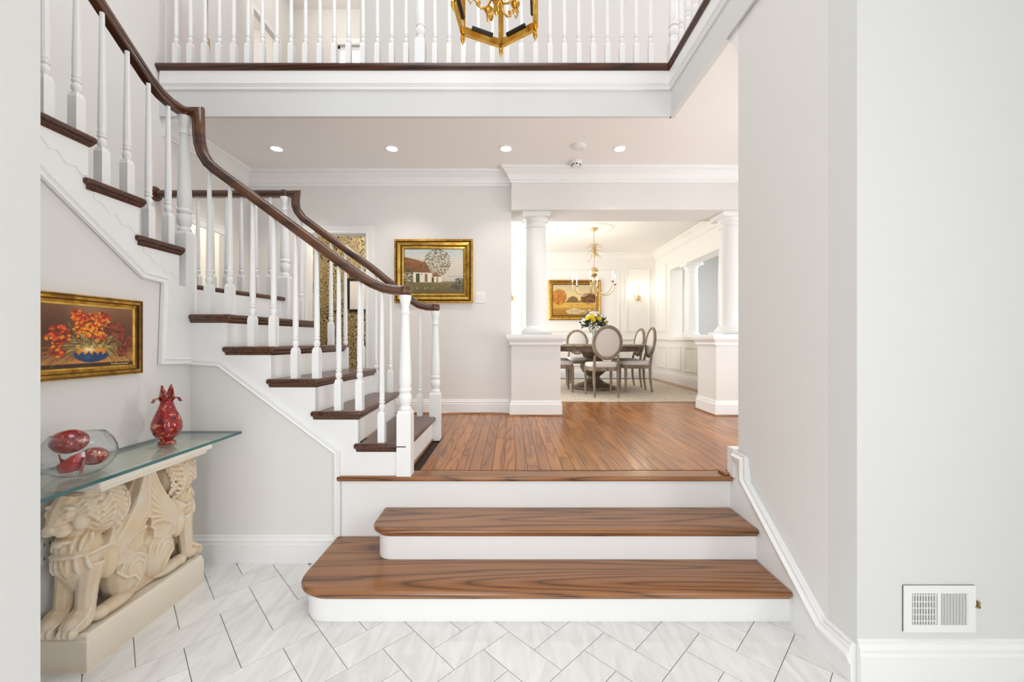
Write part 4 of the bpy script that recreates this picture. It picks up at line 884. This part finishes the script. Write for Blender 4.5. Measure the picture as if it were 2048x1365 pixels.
for k in range(200):
    d = math.sqrt(rg_.random()); a = rg_.uniform(0, 6.28); c.blob(.83+.17*d*math.cos(a), .55+.16*d*math.sin(a), .03, .03, [(110, 62, 20), (80, 46, 16), (140, 84, 30)][rg_.integers(0, 3)], .6)
c.poly([(.3, .16), (.5, .26), (.62, .20), (.8, .16), (.6, .04), (.35, .06)], (206, 190, 150), .9); c.rect(.3, 1, .395, .42, (212, 184, 96), .8)
for k in range(160): c.blob(rg_.uniform(0, 1), rg_.uniform(0, .36), .05, .008, [(150, 106, 30), (110, 78, 20), (176, 134, 48)][rg_.integers(0, 3)], .35)
c.noise(.015)
PF3 = [(0, 0, 0), (.04, .0, 0), (.05, .02, 2), (.035, .05, 1), (.03, .058, 0), (.034, .085, 1), (.018, .10, 2), (.011, .106, 1)]
frame_painting('painting', 'wide gold framed lake landscape on the dining room wall', 1.17, .89, c.a, .98, .70, PF3, (1.43, YD1-.014, 2.30), 0)

# ------------------------------------------------------------------ ceiling fittings, switch, vent, outlet
for k, (px, ly) in enumerate(((-2.376, 4.118), (-1.203, 4.118), (-.046, 4.118), (1.11, 4.118))):
    nm = ['leftmost recessed ceiling light, nearest the stairwell wall', 'second recessed ceiling light from the stairs', 'third recessed ceiling light, left of the smoke detectors', 'rightmost recessed ceiling light, right of the smoke detectors'][k]
    t = thing('recessed_light', nm, 'ceiling light', (px, ly, ZC), group='recessed hall lights')
    MB().lathe([(.052, 0), (.075, 0), (.075, -.004), (.056, -.008), (.050, -.003)], (0, 0, 0), 24).build('trim_ring', PLASTIC, t, off=(0, 0, 0), smooth=40)
    MB().lathe([(.001, -.004), (.052, -.004), (.052, -.002), (.001, -.002)], (0, 0, 0), 24).build('lens', CANM, t, off=(0, 0, 0))
    d = bpy.data.lights.new('recessed_spot', 'SPOT'); d.energy = 15; d.spot_size = R(106); d.spot_blend = .6; d.shadow_soft_size = .05; d.color = (1, .93, .83)
    o = bpy.data.objects.new('recessed_spot', d); COL.objects.link(o); o.location = (px, ly, ZC-.02)
t = thing('smoke_detector', 'round flat beige smoke detector disc on the hall ceiling', 'smoke detector', (.685, 4.055, ZC))
MB().lathe([(.001, 0), (.066, 0), (.066, -.018), (.05, -.03), (.001, -.032)], (0, 0, 0), 24).build('body', PLASTIC, t, off=(0, 0, 0), smooth=40)
MB().box(.03, .036, -.003, .003, -.034, -.028).build('indicator', BLACK, t, off=(0, 0, 0))
t = thing('smoke_detector', 'white vented smoke detector with dark slots close to the crown moulding', 'smoke detector', (.714, 4.42, ZC))
MB().lathe([(.001, 0), (.06, 0), (.062, -.02), (.052, -.032), (.042, -.05), (.001, -.055)], (0, 0, 0), 24).build('body', PLASTIC, t, off=(0, 0, 0), smooth=40)
for k in range(8): inst(MB().box(-.010, .010, -.052, -.045, -.046, -.036).mesh('vent_slot', BLACK), 'vent_slot', t, (0, 0, 0), (0, 0, k*math.pi/4))
t = thing('light_switch', 'white double light switch plate right of the cottage painting', 'switch', (-.352, YB, 1.90))
MB().box(-.41, -.295, YB-.006, YB, 1.834, 1.967).build('plate', PLASTIC, t, bevel=(.003, 2))
for s in (-.027, .027): MB().box(-.352+s-.017, -.352+s+.017, YB-.010, YB-.005, 1.868, 1.934).build('rocker', plain('switch_rocker', srgb(228, 227, 224), .3), t)
t = thing('power_outlet', 'white power outlet on the wall behind the stone lion head', 'outlet', (XL, 1.76, .485))
MB().box(XL, XL+.006, 1.72, 1.80, .425, .545).build('plate', PLASTIC, t, bevel=(.003, 2))
for zz in (.455, .515):
    MB().box(XL+.005, XL+.009, 1.74, 1.78, zz-.018, zz+.018).build('socket', PLASTIC, t)
    MB().box(XL+.008, XL+.0095, 1.748, 1.751, zz-.006, zz+.008).box(XL+.008, XL+.0095, 1.768, 1.771, zz-.006, zz+.008).build('slot', BLACK, t)
t = thing('air_vent', 'white wall register with half open slats near the floor', 'vent', (1.738, 1.65, .31))
vx0, vx1, vz0, vz1 = 1.594, 1.883, .217, .405; Yv = 1.65
MB().box(vx0, vx1, Yv-.004, Yv-.001, vz0, vz1).build('plate_back', BLACK, t)
fmv = MB(); bw2 = .030
for a, b, cc, d in ((vx0, vx1, vz1-bw2, vz1), (vx0, vx1, vz0, vz0+bw2), (vx0, vx0+bw2, vz0+bw2, vz1-bw2), (vx1-bw2, vx1, vz0+bw2, vz1-bw2), (1.728, 1.742, vz0+bw2, vz1-bw2)): fmv.box(a, b, Yv-.010, Yv-.001, cc, d)
fmv.build('frame', PLASTIC, t)
for k in range(9):
    xx = vx0+bw2+.006+k*.0112; MB().box(xx, xx+.004, Yv-.009, Yv-.003, vz0+bw2, vz1-bw2).build('slat', PLASTIC, t)
for k in range(5):
    zz = vz0+bw2+.012+k*.026; MB().box(vx0+bw2, 1.728, Yv-.006, Yv-.003, zz, zz+.004).build('louvre', PLASTIC, t)
for k in range(9):
    xx = 1.744+k*.0123; MB().add([(xx, Yv-.011, vz0+bw2), (xx+.0115, Yv-.006, vz0+bw2), (xx+.0115, Yv-.006, vz1-bw2), (xx, Yv-.011, vz1-bw2)], [(0, 1, 2, 3)]).box(xx+.0005, xx+.0115, Yv-.006, Yv-.004, vz0+bw2, vz1-bw2).build('slat', PLASTIC, t)
MB().box(vx1-.004, vx1+.012, Yv-.016, Yv-.006, .318, .324).box(vx1+.006, vx1+.012, Yv-.016, Yv-.006, .318, .345).build('lever', BRASS2, t)

# ------------------------------------------------------------------ lantern
LZ = 3.30; lc = Vector((-.083, 2.37, LZ)); sd_ = .26
ln = thing('lantern', 'large hexagonal brass lantern with glass panes hanging above the steps', 'lantern', lc)
def lnb(mb, n, mat, sm=None): return mb.build(n, mat, ln, off=(0, 0, 0), smooth=sm)
hexv = [Vector((sd_*math.cos(R(85.3+60*k)), sd_*math.sin(R(85.3+60*k)), 0)) for k in range(6)]
for k in range(6):
    a, b = hexv[k], hexv[(k+1) % 6]; u = (b-a).normalized(); nrm = Vector((u.y, -u.x, 0))
    lnb(MB().tube([a+Vector((0, 0, .02)), a+Vector((0, 0, .62))], .019, 6), 'post', BRASS)
    def bar(z0, z1, d): 
        mb = MB(); P = [a+nrm*d, b+nrm*d, b-nrm*d, a-nrm*d]; mb.add([p+Vector((0, 0, z0)) for p in P]+[p+Vector((0, 0, z1)) for p in P], [(3,2,1,0),(4,5,6,7),(0,1,5,4),(1,2,6,5),(2,3,7,6),(3,0,4,7)]); return mb
    lnb(bar(.0, .045, .012), 'bottom_rail', BRASS); lnb(bar(.60, .64, .012), 'top_rail', BRASS)
    mb = MB(); P = [a, b]; mb.add([a+Vector((0, 0, .045)), b+Vector((0, 0, .045)), b+Vector((0, 0, .60)), a+Vector((0, 0, .60))], [(0, 1, 2, 3)]); lnb(mb, 'pane', PANE)
    m0 = a+(b-a)*.25; m1 = a+(b-a)*.78
    lnb(MB().tube([m0+Vector((0, 0, .05))-nrm*.016, m1+Vector((0, 0, .05))-nrm*.016], .011, 6), 'clip', BLACK)
    lnb(MB().lathe([(.012, .01), (.008, -.004), (.015, -.016), (.016, -.028), (.010, -.048), (.001, -.066)], a, 10), 'finial', BRASS, 50)
    lnb(MB().tube([a+Vector((0, 0, .63)), a*.6+Vector((0, 0, .76)), a*.2+Vector((0, 0, .86)), Vector((0, 0, .90))], [.012, .010, .009, .012], 6), 'crown_rib', BRASS)
lnb(MB().lathe([(.001, -.005), (.012, .012), (.018, .03), (.010, .05), (.024, .08), (.030, .12), (.018, .16), (.012, .22), (.012, .88), (.03, .90), (.03, .93), (.001, .94)], (0, 0, 0), 14), 'stem', BRASS, 50)
for k in range(5):
    a = R(72*k+40); u = Vector((math.cos(a), math.sin(a), 0)); sv = Vector((-u.y, u.x, 0))
    pth = [u*r+Vector((0, 0, z)) for r, z in ((.012, .15), (.03, .09), (.055, .045), (.085, .035), (.11, .055), (.13, .10), (.155, .12), (.175, .105))]
    ar = lnb(MB().tube(pth, [.006, .006, .0065, .0065, .006, .006, .005, .003], 7), 'arm', BRASS, 60)
    MB().tube([u*.145+Vector((0, 0, .12)), u*.165+Vector((0, 0, .085)), u*.150+Vector((0, 0, .06)), u*.138+Vector((0, 0, .078))], [.005, .005, .004, .002], 6).build('scroll', BRASS, ar, off=(0, 0, 0), smooth=60)
    MB().lathe([(.006, .115), (.022, .13), (.030, .145), (.012, .142), (.013, .165), (.009, .165)], (u.x*.145, u.y*.145, 0), 12).build('drip_cup', BRASS, ar, off=(0, 0, 0), smooth=40)
    MB().lathe([(.011, .16), (.011, .26), (.006, .265)], (u.x*.145, u.y*.145, 0), 10).build('candle', PLASTIC, ar, off=(0, 0, 0), smooth=40)
    MB().lathe([(.005, .265), (.013, .285), (.011, .31), (.001, .34)], (u.x*.145, u.y*.145, 0), 10).build('bulb', GLASS, ar, off=(0, 0, 0), smooth=60)
    for q in range(3): MB().ell(u*(.10+.03*q)+Vector((0, 0, .07+.025*q)), (.009, .009, .016), None, 8, 6).build('leaf', BRASS, ar, off=(0, 0, 0), smooth=60)
mb = MB()
for k in range(46):
    z = .95+.05*k; mb.tube([(.014*math.cos(a)*(1 if k % 2 else 0), .014*math.cos(a)*(0 if k % 2 else 1), z+.03*math.sin(a)) for a in [i*math.pi/4 for i in range(8)]], .004, 5, closed=True)
lnb(mb, 'chain', BRASS)

# ------------------------------------------------------------------ stone console
m, N, L, P = new_mat('carved_stone')
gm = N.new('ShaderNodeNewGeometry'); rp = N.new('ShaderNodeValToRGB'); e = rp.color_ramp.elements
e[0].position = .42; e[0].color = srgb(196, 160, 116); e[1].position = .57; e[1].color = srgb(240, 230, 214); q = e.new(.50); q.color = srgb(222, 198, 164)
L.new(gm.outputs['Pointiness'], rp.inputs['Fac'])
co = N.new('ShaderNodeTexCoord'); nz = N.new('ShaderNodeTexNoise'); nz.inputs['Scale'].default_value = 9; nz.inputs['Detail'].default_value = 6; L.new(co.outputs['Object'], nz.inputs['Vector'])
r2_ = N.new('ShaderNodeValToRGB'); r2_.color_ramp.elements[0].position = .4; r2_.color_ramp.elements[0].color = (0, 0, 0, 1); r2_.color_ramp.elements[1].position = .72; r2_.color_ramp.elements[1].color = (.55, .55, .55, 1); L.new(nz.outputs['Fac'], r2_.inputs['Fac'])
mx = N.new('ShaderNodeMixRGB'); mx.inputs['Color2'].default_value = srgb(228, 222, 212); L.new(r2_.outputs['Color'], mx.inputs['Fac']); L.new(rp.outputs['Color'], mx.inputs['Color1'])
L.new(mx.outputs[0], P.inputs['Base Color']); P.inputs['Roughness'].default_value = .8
n3 = N.new('ShaderNodeTexNoise'); n3.inputs['Scale'].default_value = 70; n3.inputs['Detail'].default_value = 5; L.new(co.outputs['Object'], n3.inputs['Vector'])
bp = N.new('ShaderNodeBump'); bp.inputs['Strength'].default_value = .35; bp.inputs['Distance'].default_value = .004; L.new(n3.outputs['Fac'], bp.inputs['Height']); L.new(bp.outputs['Normal'], P.inputs['Normal'])
STONEM = m
CX, CY = -1.885, 2.025
ct = thing('console_table', 'carved stone winged lion console with a glass top against the left wall', 'console table', (CX, CY, 0))
pl = MB(); pl.mould([(0, .0), (-.0, .0), (-.0, .135), (.012, .145), (.006, .159), (.03, .159), (.03, .0)], [(-1.99, 1.70), (-1.775, 1.70), (-1.775, 2.35), (-1.99, 2.35)][::-1], close=True).box(-1.985, -1.78, 1.705, 2.345, .01, .155)
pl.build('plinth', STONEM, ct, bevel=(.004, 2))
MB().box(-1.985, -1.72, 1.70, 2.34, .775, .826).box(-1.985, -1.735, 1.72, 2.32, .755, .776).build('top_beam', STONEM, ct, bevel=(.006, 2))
random.seed(3)
def lion(mb, mir):
    S = lambda s, z, x=0.0: Vector((x, -s if not mir else s, z))       # s grows towards the muzzle
    def E_(s, z, x, rs, rx, rz, pitch=0.0): mb.ell(S(s, z, x), (rx, rs, rz), Euler((pitch if not mir else -pitch, 0, 0)), 14, 9)
    def T_(pts, r, flat=1.0): mb.tube([S(*p) for p in pts], r, 8, flat=flat)
    # hindquarters, body, chest
    E_(.075, .30, .02, .095, .085, .125); E_(.055, .33, .0, .11, .075, .13)
    E_(.15, .185, .05, .10, .035, .030); E_(.215, .185, .05, .04, .035, .03)
    T_([(.04, .34, 0), (.13, .42, 0), (.21, .50, 0)], [.085, .09, .095])
    E_(.255, .47, 0, .080, .082, .13); E_(.245, .40, 0, .060, .074, .10)
    def chest_s(x, z): return .255+.080*math.sqrt(max(.02, 1-(x/.082)**2-((z-.47)/.13)**2))
    for z0, z1, n in ((.570, .505, 9), (.478, .405, 8)):
        for k in range(n):
            x = -.072+.144*k/(n-1); b = .010*math.sin(k*2.1)
            T_([(chest_s(x, z0+(z1-z0)*t), z0+(z1-z0)*t, x+b*t) for t in (0, .33, .66, 1)], [.006, .009, .009, .003])
    T_([(chest_s(x, .490)+.002, .490-.006*abs(x)/.07, x) for x in (-.078, -.05, -.02, .02, .05, .078)]+[(.20, .487, .090)], .008)
    for x in (-.045, .046):
        T_([(.245, .43, x), (.262, .33, x), (.275, .20, x)], [.050, .037, .033]); E_(.300, .198, x, .056, .040, .040)
        for q in (-.024, 0, .024): E_(.343, .180, x+q, .020, .0115, .022)
        for q in range(9):
            u = -1+2*q/8; T_([(.268, .268-.01*abs(u), x+.026*u), (.305, .243-.02*abs(u), x+.040*u), (.345, .200, x+.034*u)], [.006, .009, .004])
    # head: steep face, short square muzzle, open jaw
    E_(.262, .665, 0, .080, .078, .085); T_([(.285, .722, 0), (.318, .675, 0), (.345, .628, 0)], [.045, .042, .034])
    E_(.338, .618, 0, .036, .046, .030); E_(.372, .624, 0, .014, .025, .015); E_(.374, .612, 0, .008, .012, .010)
    E_(.314, .548, 0, .038, .036, .014, -.25); E_(.285, .585, 0, .035, .05, .045); E_(.342, .546, 0, .012, .02, .012)
    for x in (-1, 1):
        E_(.328, .696, x*.034, .020, .026, .011, -.5); E_(.335, .671, x*.041, .014, .012, .010)
        T_([(.350, .672, x*.030), (.342, .682, x*.044), (.322, .674, x*.053)], .0045); T_([(.350, .668, x*.030), (.343, .660, x*.044), (.322, .666, x*.052)], .004)
        E_(.340, .602, x*.028, .030, .021, .020); E_(.293, .632, x*.056, .036, .024, .042); E_(.368, .612, x*.017, .010, .009, .009)
        T_([(.362, .640, x*.020), (.335, .648, x*.038), (.300, .655, x*.058)], [.005, .007, .004])
        E_(.262, .735, x*.050, .020, .020, .026)
    # mane: curled locks swept back and down from the face
    for lay, (n, s0, r0, s1, r1, th) in enumerate(((22, .306, .062, .250, .098, .0115), (26, .272, .082, .195, .114, .0125), (26, .225, .094, .145, .118, .0130), (22, .18, .088, .115, .100, .012))):
        for k in range(n):
            a = 2*math.pi*(k+.5*(lay % 2))/n+random.uniform(-.05, .05); cx, cz = math.sin(a), math.cos(a)
            if lay == 0 and cz < -.25: continue
            w = .20 if lay % 2 else -.20
            P0 = (s0, .655+r0*cz, r0*cx); P1 = (s0*.62+s1*.38+.006, .655+(r0*.6+r1*.4)*math.cos(a+w), (r0*.6+r1*.4+.006)*math.sin(a+w))
            P2 = (s0*.25+s1*.75, .650+r1*math.cos(a-w*.8), r1*math.sin(a-w*.8)); P3 = (s1, .636+r1*.97*math.cos(a+w*.6), r1*.93*math.sin(a+w*.6))
            T_([P0, P1, P2, P3], [th*.6, th, th, th*.5])
    E_(.215, .652, 0, .092, .103, .117); E_(.165, .645, 0, .062, .092, .100)
    # wing: one curved blade with raised feathers
    for sx in (1, -1):
        wp = [(-s if not mir else s, z) for s, z in ((.200, .36), (.205, .46), (.165, .525), (.110, .580), (.062, .655), (.034, .735), (.022, .785), (-.004, .785), (-.004, .52), (.018, .50), (.012, .46), (.032, .44), (.03, .40), (.12, .36))]
        mb.prism(wp, 'x', sx*.03, sx*.082)
        for k in range(9):
            f = k/8; p0 = (.190-.035*f, .455-.05*f, sx*.082); p1 = (.125-.02*f, .535-.06*f, sx*.090); p2 = (.050-.012*f, .62-.13*f, sx*.088); p3 = (.016-.004*f, .775-.30*f, sx*.080)
            pts = [tuple((1-t)**3*p0[i]+3*(1-t)**2*t*p1[i]+3*(1-t)*t*t*p2[i]+t**3*p3[i] for i in range(3)) for t in [q/8 for q in range(9)]]
            T_(pts, [.006, .0085, .009, .009, .009, .009, .0085, .008, .006])
        E_(.020, .768, sx*.066, .022, .020, .020); T_([(.036, .78, sx*.084), (.022, .792, sx*.086), (.008, .780, sx*.086), (.014, .764, sx*.086), (.026, .768, sx*.086)], .005)
        E_(.19, .41, sx*.055, .040, .042, .085)
        def hs(s, z): return sx*(.02*sx+.086*math.sqrt(max(.05, 1-((s-.075)/.097)**2-((z-.30)/.127)**2))) if sx > 0 else -.07
        if sx > 0:
            for r_a in (.085, .062, .040):
                T_([(s_, z_, hs(s_, z_)) for s_, z_ in [(.085+r_a*math.cos(R(a_)), .30+r_a*1.25*math.sin(R(a_))) for a_ in range(20, 171, 25)]], [.003]+[.0055]*5+[.003])
            T_([(s_, z_, hs(s_, z_)+.002) for s_, z_ in ((.155, .33), (.13, .29), (.10, .285), (.075, .25), (.08, .21), (.11, .19))], .006)
    mb.prism([(-s if not mir else s, z) for s, z in ((-.01, .16), (.10, .16), (.17, .40), (.13, .56), (.05, .70), (.03, .78), (-.01, .78))], 'x', -.045, .045)
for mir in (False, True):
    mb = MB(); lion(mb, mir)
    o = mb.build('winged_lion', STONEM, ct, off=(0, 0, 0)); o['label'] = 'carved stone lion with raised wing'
    rm = o.modifiers.new('remesh', 'REMESH'); rm.mode = 'VOXEL'; rm.voxel_size = .0042; rm.use_smooth_shade = True
    sm = o.modifiers.new('smooth', 'SMOOTH'); sm.factor = .5; sm.iterations = 3
m, N, L, P = new_mat('glass_edge'); P.inputs['Base Color'].default_value = srgb(52, 104, 106); P.inputs['Roughness'].default_value = .08; P.inputs['Specular IOR Level'].default_value = .7
GE = m; GT = clear_glass('table_glass', (.93, .97, .955, 1), .9)
gx0, gx1, gy0, gy1, gz0, gz1 = XL+.005, -1.65, 1.26, 2.49, .827, .842
gt = MB(); gt.box(gx0, gx1, gy0, gy1, gz0, gz1); gt.m[-4:] = [1, 1, 1, 1]
gt.build('glass_top', [GT, GE], ct)

# ------------------------------------------------------------------ glassware on the console
m, N, L, P = new_mat('red_speckled_glass')
co = N.new('ShaderNodeTexCoord'); n1 = N.new('ShaderNodeTexNoise'); n1.inputs['Scale'].default_value = 38; n1.inputs['Detail'].default_value = 2; n1.inputs['Distortion'].default_value = .6; L.new(co.outputs['Object'], n1.inputs['Vector'])
rp = N.new('ShaderNodeValToRGB'); e = rp.color_ramp.elements; e[0].position = .33; e[0].color = srgb(22, 6, 8); e[1].position = .38; e[1].color = srgb(136, 12, 18); q = e.new(.60); q.color = srgb(158, 16, 20); q = e.new(.64); q.color = srgb(206, 140, 104)
L.new(n1.outputs['Fac'], rp.inputs['Fac']); L.new(rp.outputs[0], P.inputs['Base Color']); P.inputs['Roughness'].default_value = .07; P.inputs['Coat Weight'].default_value = .6; P.inputs['Coat Roughness'].default_value = .03
REDG = m
RED2 = plain('red_glass', srgb(190, 24, 30), .08, coat=.5)
vs_ = thing('glass_vase', 'red speckled glass vase with a pointed petal rim on the glass top', 'vase', (-1.856, 2.19, gz1))
MB().lathe([(.001, 0), (.038, 0), (.042, .006), (.034, .016), (.027, .022), (.042, .034), (.060, .058), (.069, .088), (.067, .115), (.055, .150), (.040, .185), (.030, .215), (.026, .238), (.023, .230), (.028, .20), (.001, .10)], (0, 0, 0), 32).build('body', REDG, vs_, off=(0, 0, 0), smooth=50)
for k in range(4):
    a = R((100, 40, 280, 220)[k]); u = Vector((math.cos(a), math.sin(a), 0)); sv = Vector((-u.y, u.x, 0)); up = k in (0, 2)
    prof = [(.026, .232, .022), (.030, .258, .020), (.036, .286, .012), (.046, .318, .001)] if up else [(.026, .232, .020), (.040, .250, .018), (.055, .246, .012), (.066, .224, .001)]
    mb = MB(); vsx = []
    for r, z, w in prof: vsx += [u*r*.8+sv*w+Vector((0, 0, z)), u*r+Vector((0, 0, z)), u*r*.8-sv*w+Vector((0, 0, z))]
    mb.add(vsx, [(3*i+j, 3*i+j+1, 3*i+4+j, 3*i+3+j) for i in range(3) for j in range(2)]); o = mb.build('rim_petal', REDG, vs_, off=(0, 0, 0), smooth=60)
    sl = o.modifiers.new('solid', 'SOLIDIFY'); sl.thickness = .004
bo = thing('glass_bowl', 'clear round glass bowl holding red glass pieces on the console', 'bowl', (-1.80, 1.69, gz1))
prof = [(.001, 0), (.055, 0), (.085, .008), (.115, .028), (.135, .058), (.1405, .085), (.137, .11), (.122, .142), (.098, .168), (.0955, .168), (.119, .1405), (.1345, .1095), (.138, .085), (.1325, .059), (.113, .031), (.084, .011), (.055, .004), (.001, .004)]
MB().lathe([(r_b*.86, z_b) for r_b, z_b in prof], (0, 0, 0), 48).build('bowl', clear_glass('bowl_glass', (.97, .98, .98, 1), 1.6), bo, off=(0, 0, 0), smooth=60)
o = MB().ell((0, 0, 0), (.060, .060, .046), None, 24, 14).build('glass_egg', REDG, smooth=60); o.location = (-1.815, 1.668, gz1+.142); o.rotation_euler = (R(12), R(14), 0); tag(o, 'large red speckled glass egg rising above the bowl rim', 'ornament')
o = MB().ell((0, 0, 0), (.047, .047, .038), None, 24, 14).build('glass_egg', REDG, smooth=60); o.location = (-1.785, 1.738, gz1+.062); o.rotation_euler = (R(-10), 0, 0); tag(o, 'smaller red speckled glass egg lying low in the bowl', 'ornament')
mb = MB(); vsx = []
for i in range(25):
    a = i*.42; r = .042-.0007*i; p = Vector((r*math.cos(a), .8*r*math.sin(a), .006+.0010*i)); vsx += [p, p+Vector((.010*math.cos(a+.6), .010*math.sin(a+.6), .050+.022*math.sin(a*1.3))) ]
mb.add(vsx, [(2*i, 2*i+1, 2*i+3, 2*i+2) for i in range(24)])
o = mb.build('glass_ribbon', RED2, smooth=60); o.location = (-1.795, 1.652, gz1+.006); sl = o.modifiers.new('solid', 'SOLIDIFY'); sl.thickness = .004; tag(o, 'curled red glass ribbon at the bottom of the bowl', 'ornament')
print('planks', npl, 'objects', len(bpy.data.objects))
